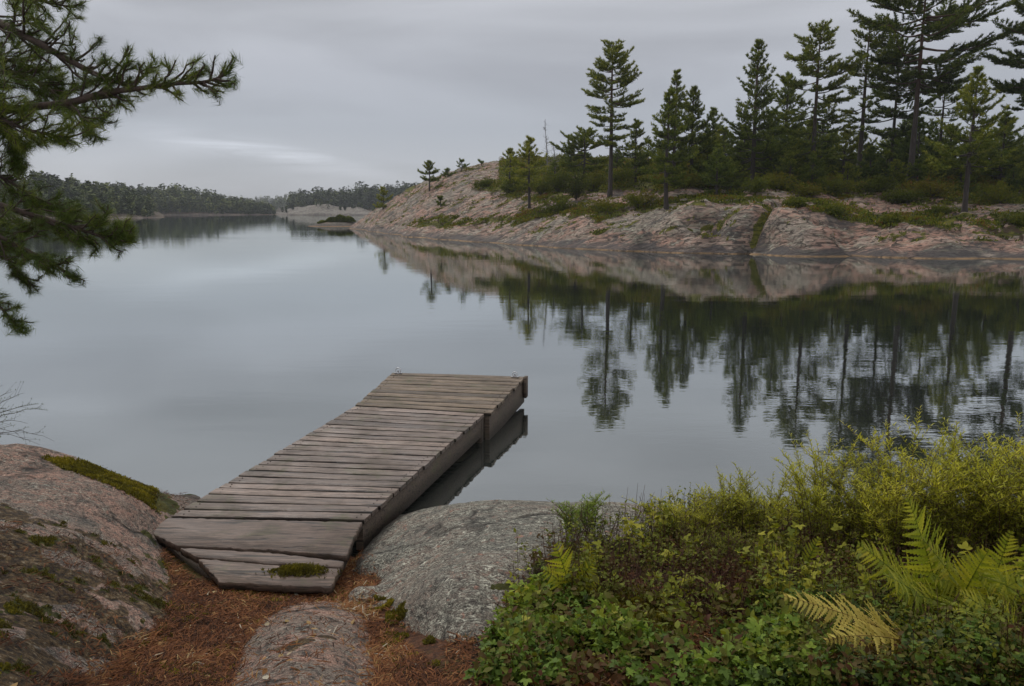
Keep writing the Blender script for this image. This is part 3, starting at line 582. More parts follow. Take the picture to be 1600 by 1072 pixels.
    tr.build('trunk', M['bark'], root, smooth=True); cr_.build('crown', M[mat], root)
    return tag(root, label, 'tree', group)
SHORE = 'pines on the rocky headland'
T = [ # px, depth, top, kind, halfwidth, crown base, seed, label, extra
 (953, 62, 70, 'old', 50, 0.34, 1, 'tall open-crowned pine standing alone at the left end of the pine row', dict(dens=0.95, sk=0.8)),
 (1042, 52.5, 140, 'young', 44, 0.20, 2, 'mid-height pine whose thin trunk stands on the mossy ledge at the front', dict(lean=-0.03, yg=0.10)),
 (1052, 60, 112, 'young', 44, 0.15, 3, 'slender pointed pine right behind the pine on the mossy ledge', {}),
 (1078, 62, 140, 'young', 62, 0.06, 4, 'broad bushy pine filling the right side of the left-hand clump', dict(dens=1.1)),
 (1110, 72, 172, 'young', 44, 0.06, 5, 'small dark pine at the low gap between the two groups of pines', dict(mat='needle_dark')),
 (1174, 58, 66, 'young', 70, 0.12, 6, 'conical layered pine above the crevice between the two rock domes', dict(dens=0.9)),
 (1222, 66, 118, 'young', 66, 0.06, 7, 'dark dense pine between the conical layered pine and the next tall one', dict(mat='needle_dark')),
 (1266, 58, 42, 'old', 60, 0.22, 8, 'tall narrow pine with straight trunk and shelf-like branches left of the sparse flat-topped pine', dict(mat='needle_far')),
 (1339, 59, 46, 'flat', 44, 0.38, 9, 'thin pine with a sparse flat top left of the tallest pine', dict(dens=0.9)),
 (1388, 63, 88, 'old', 62, 0.20, 10, 'dark pine half hidden just left of the tallest pine', dict(mat='needle_dark')),
 (1420, 57, -38, 'old', 112, 0.46, 11, 'tallest pine with reddish trunk and wide spreading fan-shaped crown', dict(mat='needle_far', skew=0.10, dens=0.9, sk=0.78)),
 (1462, 64, 128, 'flat', 54, 0.25, 12, 'thin leaning pine seen in the gap right of the tallest pine', dict(mat='needle_dark', dens=0.8)),
 (1510, 46.5, 110, 'young', 66, 0.27, 13, 'conical pine with bare lower trunk standing on the mossy rocks at the right', dict(dens=1.0)),
 (1560, 58, 180, 'young', 60, 0.04, 14, 'low dark pine squeezed between the conical pine and the right edge', dict(mat='needle_dark')),
 (1606, 54, -45, 'old', 76, 0.40, 15, 'large pine cut by the right edge reaching a long limb to the left', dict(mat='needle_dark', skew=-0.1, sk=0.72)),
 (827, 64, 218, 'young', 46, 0.25, 16, 'small pine with a slim dark trunk at the foot of the bare ridge', dict(yg=0.12)),
 (671, 89.5, 252, 'young', 24, 0.22, 17, 'little lone pine on the skyline of the bare rock slope', dict(dens=1.2)),
 (722, 93, 252, 'young', 16, 0.05, 18, 'small round pine on the skyline right of the little lone pine', dict(mat='needle_dark')),
 (753, 93, 253, 'young', 12, 0.05, 19, 'tiny pine on the skyline where the ridge meets the trees', dict(mat='needle_dark')),
 (700, 92, 266, 'young', 14, 0.05, 20, 'tiny low pine between the lone pine and the small round pine', dict(mat='needle_dark')),
 (598, 100, 294, 'young', 18, 0.02, 21, 'yellowish bushy young pine at the outer tip of the headland', dict(yg=0.3)),
 (797, 74, 234, 'young', 32, 0.1, 22, 'straggly young pine left of the small slim-trunked pine', dict(yg=0.1, dens=0.8)),
 (912, 70, 205, 'old', 50, 0.10, 23, 'spreading low pine behind and left of the lone tall pine', dict(mat='needle_far')),
 (992, 66, 190, 'young', 40, 0.05, 24, 'short pine between the lone tall pine and the clump', {}),
 (688, 80, 310, 'young', 12, 0.10, 25, 'sparse knee-high pine seedling in the middle of the bare rock slope', dict(dens=0.8)),
]
for (px, d, top, kd, wd, cb, sd_, lab, ex) in T:
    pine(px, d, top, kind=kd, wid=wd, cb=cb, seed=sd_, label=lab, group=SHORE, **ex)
# thicket of small pines behind and between
protos = []
for k in range(6):
    pt = pine(1100 + 60 * k, 66, [215, 200, 225, 190, 210, 230][k], mat='needle_dark' if k % 2 else 'needle_far', kind='young', wid=[44, 50, 40, 48, 52, 38][k], cb=0.03, seed=60 + k, name='young_pine',
              label='young pine crowded in the dark thicket behind the tall pines', group='thicket of young pines', dens=0.9, yg=0.06 if k % 2 == 0 else 0)
    protos.append(pt)
def copy_tree(src, parent=None):
    c = src.copy(); COL.objects.link(c); c.parent = parent
    for ch in [x for x in bpy.data.objects if x.parent == src]: copy_tree(ch, c)
    return c
kids = {p: [x for x in bpy.data.objects if x.parent == p] for p in protos}
rr = np.random.default_rng(5)
spots = [(px, d) for d in (60, 69, 78) for px in range(1095, 1680, 36)] + [(px, d) for d in (74, 84) for px in range(880, 1100, 40)]
spots += [(px, 56) for px in range(1120, 1640, 38)]
for i, (px, d) in enumerate(spots):
    p = protos[i % 6]; c = p.copy(); COL.objects.link(c)
    for ch in kids[p]: q = ch.copy(); COL.objects.link(q); q.parent = c
    b = pd(px + rr.uniform(-14, 14), 300, d + rr.uniform(-3, 3)); z0 = pen_z(np.array([b[0]]), np.array([b[1]]))[0] - 0.15
    c.location = (b[0], b[1], z0); c.rotation_euler = (0, 0, rr.uniform(0, 6.28)); s_ = rr.uniform(0.65, 1.15) * (0.62 if d == 56 else 1.0) * (1.0 if px > 1090 else 0.65); c.scale = (s_ * 1.1, s_ * 1.1, s_)
# dead pines
def snag(px, d, top, seed, label):
    r = np.random.default_rng(seed); b = pd(px, 300, d); z0 = pen_z(b[:1], b[1:2])[0] - 0.2; H = pd(px, top, d)[2] - z0
    root = empty('dead_tree', (b[0], b[1], z0)); mb = MB(); t = np.linspace(0, 1, 12)
    ax = np.stack([0.12 * np.sin(t * 5), 0.1 * np.sin(t * 4 + 1), H * t], 1); mb.tube(ax, 0.07 * (1 - t) + 0.012, 7); root_m = mb.build('trunk', M['dead'], root, True)
    br = MB()
    for k in range(int(9 * H)):
        z = r.uniform(0.25, 0.97) * H; az = r.uniform(0, 6.28); L = r.uniform(0.25, 0.9) * (1.25 - z / H); p = np.array([np.interp(z, ax[:, 2], ax[:, 0]), 0, z])
        w = np.linspace(0, 1, 5); Pq = p + np.stack([L * w * math.cos(az), L * w * math.sin(az), L * (0.4 * w - 0.3 * w ** 2 + 0.35 * w ** 3)], 1); br.tube(Pq, 0.018 * (1 - w) + 0.006, 4)
        q = Pq[3]; br.sticks(q[None], (q + r.normal(0, 0.16, 3) + np.array([0, 0, 0.12]))[None], 0.01, 0.004)
    br.build('branch', M['dead'], root)
    return tag(root, label, 'dead tree', 'dead pines')
snag(853, 78, 186, 1, 'bare grey dead pine rising over the end of the ridge')
snag(866, 80, 222, 2, 'short dead stem just right of the taller bare dead pine')

# ------------------------------------------------------------------ undergrowth on the headland (stuff) and low bushes
r = np.random.default_rng(11)
n = 150000; a = r.uniform(math.atan((590 - 800) / F), math.atan((1680 - 800) / F), n); d = r.uniform(41, 96, n); x = d * np.tan(a); z = pen_z(x, d); V = np.stack([x, d, z], 1)
msk = pen_masks(V); keep = (msk['soil'] > 0.5) | (msk['moss'] > 0.75); keep &= z > 0.35
dens_ = fbm(V * 0.55, 3); keep &= r.random(n) < np.clip(0.55 + 1.6 * dens_, 0.08, 1); V = V[keep]; dn = dens_[keep]; so_ = msk['soil'][keep]
P2, D2 = spray(V, np.tile([0, 0, 1.0], (len(V), 1)), 5, (0.1, 1.2), r); dn2 = np.repeat(dn, 5); so2 = np.repeat(so_, 5)
pxs, pys = project(V); front = np.repeat((pys > 300), 5)
hgt = np.clip(0.16 + 0.75 * dn2, 0.05, 0.8) * r.uniform(0.1, 1, len(P2)) * np.where(so2 > 0.5, 1, 0.3) * np.where(front, 0.42, 1.3)
X, Y, Z = frames(D2, roll=r.uniform(0, 6.28, len(D2))); mb = MB()
mb.inst([(0, 0, 0), (0.5, -0.3, 0.06), (1, 0, 0), (0.5, 0.3, 0.06)], [(0, 1, 2, 3)], P2 + np.stack([r.normal(0, .12, len(P2)), r.normal(0, .12, len(P2)), hgt], 1), X, Y, Z, r.uniform(0.09, 0.19, len(P2)), np.clip(0.40 + 0.8 * dn2 + r.normal(0, 0.20, len(P2)), 0, 1))
o = mb.build('undergrowth', M['under']); tag(o, 'low heather and bilberry carpet in the hollows of the rocky headland', 'undergrowth', kind='stuff')
def bush(px, py, hpx, wpx, seed, label, mat='under', dens=1.0, name='juniper_bush', d=None, base=0.45):
    r = np.random.default_rng(seed); b = hit(px, py) if d is None else None
    if b is None: q = pd(px, py, d or 80); b = np.array([q[0], q[1], pen_z(q[:1], q[1:2])[0]])
    H = hpx * b[1] / F; R = wpx * b[1] / F; root = empty(name, tuple(b - np.array([0, 0, 0.05]))); st_m = MB(); cp, cd = [], []
    for k in range(int(14 + 10 * R)):
        az = r.uniform(0, 6.28); t_ = math.sqrt(r.random()); tip = np.array([math.cos(az) * R * t_, math.sin(az) * R * t_, H * (1 - 0.55 * t_ ** 2) * r.uniform(0.7, 1.05)])
        st_m.sticks(np.zeros((1, 3)), tip[None], 0.02, 0.006); m_ = int(26 * dens); f = r.uniform(0.25, 1, m_)
        cp.append(tip * f[:, None] + r.normal(0, 0.10 + 0.05 * R, (m_, 3))); cd.append(norm(tip + r.normal(0, 0.6, (m_, 3)) + np.array([0, 0, 0.4])))
    cp = np.concatenate(cp); cd = np.concatenate(cd); cp[:, 2] = np.abs(cp[:, 2])
    P2, D2 = spray(cp, cd, 7, (0.2, 1.2), r); X, Y, Z = frames(D2, roll=r.uniform(0, 6.28, len(D2))); mb = MB(); l_ = r.uniform(0.09, 0.17, len(P2))
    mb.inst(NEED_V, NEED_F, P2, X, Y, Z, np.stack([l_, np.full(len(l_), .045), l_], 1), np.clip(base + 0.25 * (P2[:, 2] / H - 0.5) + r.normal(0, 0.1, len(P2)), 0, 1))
    st_m.build('stem', M['bark'], root); mb.build('foliage', M[mat], root)
    return tag(root, label, 'bush', 'low bushes on the headland')
BU = [(800, 302, 18, 20, 'yellow-green bush on the ridge left of the small slim-trunked pine'), (845, 305, 44, 24, 'pale green bush right behind the small slim-trunked pine'), (872, 300, 40, 22, 'rounded bush below the dead pines'),
      (900, 312, 52, 26, 'dark bush on the slope left of the lone tall pine'), (925, 300, 36, 24, 'yellowish bush at the left foot of the lone tall pine'), (975, 292, 34, 24, 'bush at the right foot of the lone tall pine'),
      (1000, 322, 22, 40, 'wide dark heather bush on the front ledge left of the thin trunk'), (940, 330, 18, 30, 'low heather bush above the grey shore rock'), (880, 332, 20, 28, 'low bush beside the foot of the slim-trunked pine'),
      (1075, 292, 26, 30, 'round bush right of the thin front trunk'), (1130, 292, 30, 34, 'bush below the low gap between the pine groups'), (1215, 296, 24, 34, 'bush above the top of the crevice'),
      (1300, 300, 26, 36, 'bush between the two tall pines above the pink dome'), (1365, 300, 24, 34, 'bush left of the foot of the tallest pine'), (1455, 306, 28, 36, 'bush right of the foot of the tallest pine'),
      (1560, 318, 30, 40, 'dark bush near the right edge above the slanting rocks'), (1395, 350, 16, 16, 'small bright moss-green bush on the lower pink rock'), (1300, 335, 14, 22, 'low bush in the hollow above the pink dome'),
      (1240, 322, 12, 16, 'little bush at the head of the crevice'), (760, 290, 10, 22, 'low green patch of bush on the bare ridge'), (1470, 335, 14, 26, 'dark low bush left of the bare lower trunk'), (1590, 352, 18, 20, 'bush at the right edge between slanting rocks'),
      (1180, 300, 22, 26, 'bush at the foot of the conical layered pine'), (1410, 318, 18, 36, 'flat heather bush in front of the tallest pine'), (1260, 306, 16, 26, 'flat heather bush in front of the narrow tall pine')]
for i, (px, py, h_, w_, lab) in enumerate(BU): bush(px, py, h_, w_, 300 + i, lab, base=[0.42, 0.62, 0.5, 0.36, 0.66][i % 5])

# ------------------------------------------------------------------ distant wooded shores
def shore(name, L, depth, mat, seed, soil=0.015):
    """L: (px, waterline range, ground rise). real strip of land with its own thickness"""
    L = np.array(L, float); pxs = np.linspace(L[0, 0], L[-1, 0], 220); d0 = np.interp(pxs, L[:, 0], L[:, 1]); hh = np.interp(pxs, L[:, 0], L[:, 2]); hh = hh * (1 + 0.55 * fbm(np.stack([pxs / 55.0 + seed * 9, pxs * 0 + seed, pxs * 0], 1), 3))
    s = np.concatenate([np.linspace(-0.06, 0.1, 10), np.linspace(0.13, 1, 24)]); A, Sg = np.meshgrid(pxs, s, indexing='ij'); D = d0[:, None] + depth * Sg
    x = (A - 800) / F * (D * ct); y = D; zz = hh[:, None] * (0.20 * sm(-0.01, 0.05, Sg) + 0.80 * sm(0.0, 0.6, Sg)) * (1 - sm(0.75, 1.05, Sg)) - 1.5 * sm(0.0, -0.05, Sg)
    P = np.stack([x.ravel(), y.ravel(), zz.ravel()], 1); P[:, 2] += sm(-0.2, 1, P[:, 2]) * fbm(P * 0.09, 4) * 1.1
    ns = len(s); i = np.arange(len(pxs) - 1)[:, None] * ns; j = np.arange(ns - 1)[None]; Q = np.stack([i + j, i + ns + j, i + ns + j + 1, i + j + 1], 2).reshape(-1, 4)
    o = mesh(name, P, Q, mat, None, {'soil': (Sg.ravel() > soil) * 1.0, 'moss': np.zeros(len(P))}, True); tag(o, kind='structure')
    T_ = P.reshape(len(pxs), ns, 3)
    def ground(px, sg):
        u = np.interp(px, pxs, np.arange(len(pxs))); w = np.interp(sg, s, np.arange(ns)); i0 = np.clip(u.astype(int), 0, len(pxs) - 2); j0 = np.clip(w.astype(int), 0, ns - 2); fu = (u - i0)[:, None]; fw = (w - j0)[:, None]
        return (T_[i0, j0] * (1 - fu) + T_[i0 + 1, j0] * fu) * (1 - fw) + (T_[i0, j0 + 1] * (1 - fu) + T_[i0 + 1, j0 + 1] * fu) * fw
    return ground
def wood_mass(name, ground, px0, px1, n, hr, label, seed, smin=0.015, base=0.5, size=0.55, hfun=None):
    r = np.random.default_rng(seed); px = r.uniform(px0, px1, n); sg = smin + (0.78 - smin) * r.random(n) ** 0.8; B = ground(px, sg); H = r.uniform(*hr, n) * r.choice([0.55, 0.8, 1.0, 1.1, 1.4], n)
    if hfun: H = H * hfun(px)
    k = 70; tot = n * k; t_ = r.random(tot) ** 0.8; Hh = np.repeat(H, k); kind = np.repeat(r.random(n), k)
    prof = np.where(kind < 0.75, np.clip(1.05 - t_, 0, 1) ** 0.6 * 0.30, 0.36 * np.sqrt(np.clip(1 - (2 * t_ - 0.9) ** 2, 0.02, 1)))
    az = r.uniform(0, 6.28, tot); rad = prof * Hh * np.sqrt(r.uniform(0.15, 1, tot)); P = np.repeat(B, k, 0) + np.stack([np.cos(az) * rad, np.sin(az) * rad, Hh * (0.05 + 0.95 * t_)], 1)
    D2 = norm(np.stack([np.cos(az), np.sin(az), r.uniform(-0.1, 0.9, tot)], 1)); X, Y, Z = frames(D2, roll=r.uniform(-0.6, 0.6, tot)); mb = MB()
    mb.inst([(-0.5, -0.5, 0), (0.5, -0.35, 0.1), (0.75, 0.3, 0), (-0.3, 0.5, 0.12)], [(0, 1, 2, 3)], P, X, Y, Z, r.uniform(0.6, 1.3, tot) * size * (1 + 0.3 * (np.repeat(B[:, 1], k) / 300)), np.clip(base + np.repeat(r.normal(0, 0.24, n), k) + 0.25 * (t_ - 0.5) + r.normal(0, 0.08, tot), 0, 1))
    mb.sticks(B - [0, 0, 0.3], B + np.stack([0 * H, 0 * H, H * 0.8], 1), 0.12, 0.05, a=0.05)
    o = mb.build(name, M['wood_far']); tag(o, label, 'forest', kind='stuff')
g = shore('far_shore', [(700, 700, 7), (560, 640, 8), (400, 700, 7), (330, 760, 5), (100, 800, 7)][::-1], 200, M['rock_dist'], 1)
wood_mass('distant_forest', g, 120, 690, 1100, (6, 9), 'faint distant wood closing the end of the inlet', 2, base=0.45)
g = shore('wooded_shore', [(120, 300, 9), (215, 350, 7), (280, 375, 6.5), (350, 385, 3.4), (410, 395, 1.3), (436, 410, 0.3)], 110, M['rock_dist'], 2)
wood_mass('forest', g, 120, 428, 1500, (5.0, 7.6), 'dark wood on the far shore in the middle left of the water', 3, base=0.38, hfun=lambda p: np.interp(p, [215, 250, 300, 350, 430], [0.8, 1.0, 1.05, 0.85, 0.5]))
g = shore('wooded_hill', [(-260, 190, 10), (0, 205, 8.6), (70, 208, 8.0), (120, 212, 6.6), (180, 225, 4.4), (225, 245, 2.6), (256, 262, 0.3)], 95, M['rock_dist'], 3)
wood_mass('hillside_forest', g, -250, 236, 1500, (3.2, 5.2), 'wooded hillside on the left shore behind the near pine branches', 4, base=0.55)
g = shore('wooded_island', [(440, 455, 1.0), (470, 440, 6), (520, 430, 7), (600, 420, 7.5), (720, 410, 9), (800, 410, 9)], 110, M['rock_dist'], 4)
wood_mass('far_wood', g, 452, 780, 1300, (5.4, 8.0), 'wood behind the pale rocks in the middle of the inlet', 5, smin=0.10, base=0.40)
M['rock_pale'] = far_rock('pale_shore_granite', 0.8, (0.21, 0.175, 0.150), (0.18, 0.165, 0.145))
g = shore('pale_rocks', [(432, 392, 0.4), (450, 385, 3.0), (490, 378, 5.8), (515, 375, 5.6), (545, 372, 4.2), (575, 368, 2.2), (590, 370, 0.4)], 32, M['rock_pale'], 5, 9.0)
wood_mass('low_scrub', g, 440, 586, 34, (1.2, 2.6), 'low scrub on the pale rocks in the inlet', 6, smin=0.25, size=0.4)
# skerry with bushes
def sker(x, y):
    c = pd(517, 352, 122); u = (x - c[0]) / 5.2; w = (y - c[1]) / 3.2; z = 1.15 * np.exp(-((u - 0.25) ** 2) * 1.6 - w ** 2 * 1.1) - 0.28 + 0.10 * fbm(xyz(x * 0.9, y * 0.9), 3)
    return z
c_ = pd(517, 352, 122)
xs, ys = np.meshgrid(np.linspace(c_[0] - 8, c_[0] + 8, 90), np.linspace(c_[1] - 6, c_[1] + 6, 60), indexing='ij'); zs = sker(xs.ravel(), ys.ravel())
i = np.arange(89)[:, None] * 60; j = np.arange(59)[None]; Q = np.stack([i + j, i + 60 + j, i + 61 + j, i + j + 1], 2).reshape(-1, 4)
m_far_dark = rock('dark_skerry_rock', 0.55, 0.2, 0.1, True)
o = mesh('skerry', np.stack([xs.ravel(), ys.ravel(), zs], 1), Q, m_far_dark, None, {'soil': (zs > 0.62) * 0.8, 'moss': (zs > 0.6) * 0.8}, True); tag(o, kind='structure')
r = np.random.default_rng(77)
for k, (dx, w_, h_) in enumerate(((0.3, 0.9, 0.55), (1.6, 1.1, 0.85), (2.9, 1.0, 0.75), (-1.1, 0.8, 0.35))):
    root = empty('low_shrub', (c_[0] + dx, c_[1] - 0.3, sker(np.array([c_[0] + dx]), np.array([c_[1] - 0.3]))[0])); n_ = 1500; az = r.uniform(0, 6.28, n_); t_ = np.sqrt(r.random(n_))
    P = np.stack([np.cos(az) * t_ * w_, np.sin(az) * t_ * w_, (1 - t_ ** 2) * h_ * r.uniform(0.2, 1, n_)], 1); X, Y, Z = frames(norm(P + r.normal(0, 0.3, P.shape)), roll=r.uniform(0, 6, n_)); mb = MB()
    mb.inst([(0, 0, 0), (0.5, -0.3, 0.06), (1, 0, 0), (0.5, 0.3, 0.06)], [(0, 1, 2, 3)], P, X, Y, Z, 0.22, np.clip(0.4 + r.normal(0, .15, n_), 0, 1)); mb.build('foliage', M['under'], root)
    tag(root, ['low shrub in the middle of the small skerry', 'tallest shrub on the right half of the small skerry', 'shrub at the right end of the small skerry', 'thin low shrub at the left of the small skerry'][k], 'shrub', 'shrubs on the skerry')
#FOREGROUND
# ------------------------------------------------------------------ near shore
def pts(L): return [pz(*q) for q in L]
GP = pts([(430, 930, 0.185), (340, 925, 0.19), (510, 930, 0.18), (285, 900, 0.18), (225, 850, 0.17), (350, 990, 0.33), (200, 1072, 0.62), (450, 1072, 0.52), (560, 960, 0.26), (640, 1000, 0.36), (720, 1072, 0.62), (560, 900, 0.08), (420, 870, 0.08), (600, 820, -0.25), (300, 780, -0.25),
          (0, 1072, 0.9), (0, 900, 0.5), (820, 1000, 0.50), (900, 920, 0.48), (900, 1072, 0.66), (1100, 1000, 0.58), (1100, 900, 0.48), (1100, 830, 0.28), (1000, 820, 0.25), (1200, 1072, 0.72), (1300, 950, 0.55), (1300, 860, 0.33), (1450, 850, 0.32),
          (1500, 1000, 0.62), (1600, 870, 0.38), (1600, 1072, 0.80), (1800, 900, 0.4), (1900, 1072, 0.8), (1100, 790, -0.10), (1300, 800, -0.05), (1500, 790, -0.05), (1700, 790, 0.0), (1900, 800, 0.05), (800, 780, -0.30), (500, 740, -0.6), (200, 740, -0.5), (900, 740, -0.7), (1300, 730, -0.7), (1700, 720, -0.6), (-200, 740, -0.3), (-300, 950, 0.6), (0, 660, -0.9), (800, 660, -1.3), (1600, 660, -1.2)])
GP += [np.array(q) for q in ((-3, 0.6, 1.2), (0, 0.6, 0.95), (3, 0.6, 1.0), (0, -2, 1.1), (-4, -2, 1.4), (4, -2, 1.1), (-6, 3, 1.0), (7, 3, 0.7))]
G0 = TPS(GP, 1e-5)
def g_z(x, y): return G0(x, y) + 0.035 * fbm(xyz(x * 2, y * 2), 4)
LP = pts([(0, 702, 0.62), (80, 709, 0.54), (150, 730, 0.46), (200, 750, 0.33), (255, 768, 0.17), (310, 775, 0.00), (0, 740, 0.72), (100, 760, 0.62), (200, 800, 0.43), (0, 800, 0.80), (100, 830, 0.68), (250, 850, 0.20), (300, 880, 0.06), (270, 800, 0.22), (330, 790, -0.10), (0, 900, 0.86), (130, 900, 0.66), (240, 920, 0.34), (320, 960, 0.12), (0, 1000, 0.98), (120, 1000, 0.72), (220, 1030, 0.50), (0, 1072, 1.05), (150, 1072, 0.70), (260, 1072, 0.42), (420, 1000, 0.0), (420, 1072, 0.1), (420, 880, -0.4), (-150, 800, 0.85), (-200, 1000, 1.0), (-150, 690, 0.60)])
for px, py, z, k in ((0, 702, 0.62, 0.5), (150, 730, 0.46, 0.5), (255, 768, 0.17, 0.4)):
    q = pz(px, py, z); ft = (q[1] + k) / q[1]; LP.append(np.array([q[0] * ft, q[1] + k, z - 0.42])); ft = (q[1] + 1.2) / q[1]; LP.append(np.array([q[0] * ft, q[1] + 1.2, -0.7]))
LP += [np.array((-3, 0.6, 1.25)), np.array((-1, 0.6, 0.7)), np.array((-5, 7.5, -0.8)), np.array((-1.6, 7.5, -1.2)), np.array((-6, 4, 0.7))]
L0 = TPS(LP, 1e-5)
def l_z(x, y): return L0(x, y) + 0.05 * fbm(xyz(x * 1.3, y * 1.3, 3), 4) + 0.018 * fbm(xyz(x * 7, y * 9, 3), 3)
CP_ = pts([(640, 800, 0.10), (700, 788, 0.20), (760, 783, 0.26), (860, 783, 0.28), (950, 786, 0.27), (1010, 791, 0.22), (1080, 800, 0.12), (700, 820, 0.36), (800, 820, 0.44), (900, 830, 0.46), (620, 850, 0.20), (700, 880, 0.46), (800, 900, 0.52), (900, 900, 0.44), (570, 880, 0.15), (600, 930, 0.22), (700, 960, 0.48), (780, 980, 0.50), (545, 935, 0.16), (620, 990, 0.26), (700, 1040, 0.48), (780, 1072, 0.48), (660, 1050, 0.30), (640, 1072, 0.25), (850, 1000, 0.38), (1000, 850, 0.40), (1080, 880, 0.2), (540, 990, -0.1), (600, 1072, 0.0), (900, 1072, 0.3), (1150, 850, -0.1)])
for px, py, z in ((700, 788, 0.20), (860, 783, 0.28), (1010, 791, 0.22)):
    q = pz(px, py, z); CP_.append(np.array([q[0], q[1] + 0.45, z - 0.26])); CP_.append(np.array([q[0], q[1] + 1.1, -0.8]))
CP_ += [pz(575, 850, 0.06), pz(520, 890, -0.25), pz(600, 800, -0.30)]
C0 = TPS(CP_, 1e-5)
def c_z(x, y): return C0(x, y) + 0.035 * fbm(xyz(x * 1.6, y * 1.6, 8), 4) + 0.014 * fbm(xyz(x * 8, y * 10, 8), 3)
SP = pts([(372, 1040, 0.36), (420, 990, 0.30), (490, 960, 0.26), (545, 985, 0.32), (600, 1060, 0.40), (470, 990, 0.42), (480, 1040, 0.58), (520, 1020, 0.50), (420, 1040, 0.52), (440, 1072, 0.66), (540, 1072, 0.58), (375, 1072, 0.50), (330, 1072, 0.25), (320, 1000, 0.0), (480, 930, -0.05), (600, 960, 0.0), (650, 1072, 0.2)])
SP += [np.array((-0.85, 1.9, 0.75)), np.array((-0.5, 1.9, 0.75)), np.array((-0.2, 1.8, 0.4)), np.array((-1.3, 1.8, 0.3)), np.array((-0.6, 1.2, 0.5))]
S0 = TPS(SP, 1e-5)
def s_z(x, y): return S0(x, y) + 0.060 + 0.022 * fbm(xyz(x * 2.5, y * 2.5, 5), 4) + 0.012 * fbm(xyz(x * 10, y * 10, 5), 3)
def band(V, poly, soft=12, seed=0.0):
    px, py = project(V); j = fbm(V * 5 + seed, 3) * soft * 1.6; k = fbm(V * 5 + seed + 40, 3) * soft * 1.6
    return inpoly(px + j, py + k, poly) * 1.0
MOSS_BAND = [(72, 717), (130, 722), (200, 752), (262, 772), (280, 790), (272, 806), (240, 796), (205, 772), (150, 748), (100, 732)]
MOSS_EDGE = [(140, 722), (200, 742), (300, 768), (305, 774), (262, 774), (200, 754), (130, 726)]
def l_mask(V):
    low = band(V, [(-400, 775), (60, 795), (150, 850), (230, 880), (330, 960), (330, 1200), (-400, 1200)], 30)
    pat = sm(-0.18, 0.10, fbm(V * 3.2, 4)); rm = low * (0.22 + 0.62 * pat)
    mo = np.maximum(np.maximum(band(V, MOSS_BAND, 5), band(V, MOSS_EDGE, 3)), low * sm(0.12, 0.40, fbm(V * 2.7, 3) + 0.7 * fbm(V * 14, 3)) * 0.9)
    mo = np.maximum(mo, band(V, [(205, 850), (240, 800), (290, 800), (250, 870), (300, 900), (280, 930)], 14) * (0.75 * sm(0.0, 0.4, fbm(V * 9, 3))))
    return {'soil': rm, 'moss': mo}
def c_mask(V):
    px, py = project(V)
    so = band(V, [(810, 910), (860, 865), (1000, 845), (1060, 810), (1300, 790), (1300, 1200), (745, 1200), (765, 1000)], 14)
    so = np.maximum(so, band(V, [(530, 930), (600, 990), (650, 1072), (560, 1072), (500, 960)], 14))
    mo = 0.9 * sm(0.28, 0.42, fbm(V * 3.0 + 3, 4)) * (py > 900); return {'soil': so, 'moss': np.maximum(mo, so * sm(0, 0.3, fbm(V * 4, 3)))}
def s_mask(V): return {'soil': 0.9 * sm(0.30, 0.45, fbm(V * 4, 3)), 'moss': np.zeros(len(V))}
gr = polar_field('ground', g_z, -1.15, 1.15, 420, 0.25, 11, 300, M['litter_soil'], None, lambda x, y, z: z > -1.2); tag(gr, kind='structure')
lr = polar_field('granite_outcrop', l_z, -1.1, -0.28, 420, 0.9, 8, 380, M['rock_left'], l_mask, lambda x, y, z: z > np.maximum(-0.5, g_z(x, y) - 0.25)); tag(lr, 'pink granite outcrop with dark moss and litter sloping down left of the jetty', 'rock')
cr2 = polar_field('granite_boulder', c_z, -0.30, 0.45, 460, 1.8, 7.6, 380, M['rock_near'], c_mask, lambda x, y, z: z > np.maximum(-0.5, g_z(x, y) - 0.2)); tag(cr2, 'large rounded grey lichen-covered rock hugging the right side of the jetty', 'rock')
sr = polar_field('granite_boulder', s_z, -0.62, -0.10, 260, 1.2, 4.2, 240, rock('front_granite', 1.4, 1.0, 0.35), s_mask, lambda x, y, z: z > g_z(x, y) - 0.15); tag(sr, 'small pinkish grey rock in the litter at the bottom edge below the jetty', 'rock')
def near_z(x, y):
    z = g_z(x, y); px, _ = project(np.stack([x, y, z], 1)); a = np.arctan2(x, y)
    z = np.where((a > -1.1) & (a < -0.28), np.maximum(z, l_z(x, y)), z); z = np.where((a > -0.30) & (a < 0.45), np.maximum(z, c_z(x, y)), z)
    return np.where((a > -0.62) & (a < -0.10) & (y < 4.1), np.maximum(z, s_z(x, y)), z)
def drop(n, poly, zf=near_z, r=rng, y0=1.4, y1=8.0):
    """random ground points whose picture position falls in poly"""
    pl = np.array(poly, float); o = []; tot = 0; a0 = (pl[:, 0].min() - 800) / F * 1.25 - 0.05; a1 = (pl[:, 0].max() - 800) / F * 1.25 + 0.05
    for _ in range(60):
        m_ = 40000; a = r.uniform(a0, a1, m_); y = y0 + (y1 - y0) * r.random(m_) ** 1.3; x = a * y; z = zf(x, y); V = np.stack([x, y, z], 1); px, py = project(V); k = inpoly(px, py, poly) & (z > 0.015)
        o.append(V[k]); tot += k.sum()
        if tot > n: break
    return np.concatenate(o)[:n]

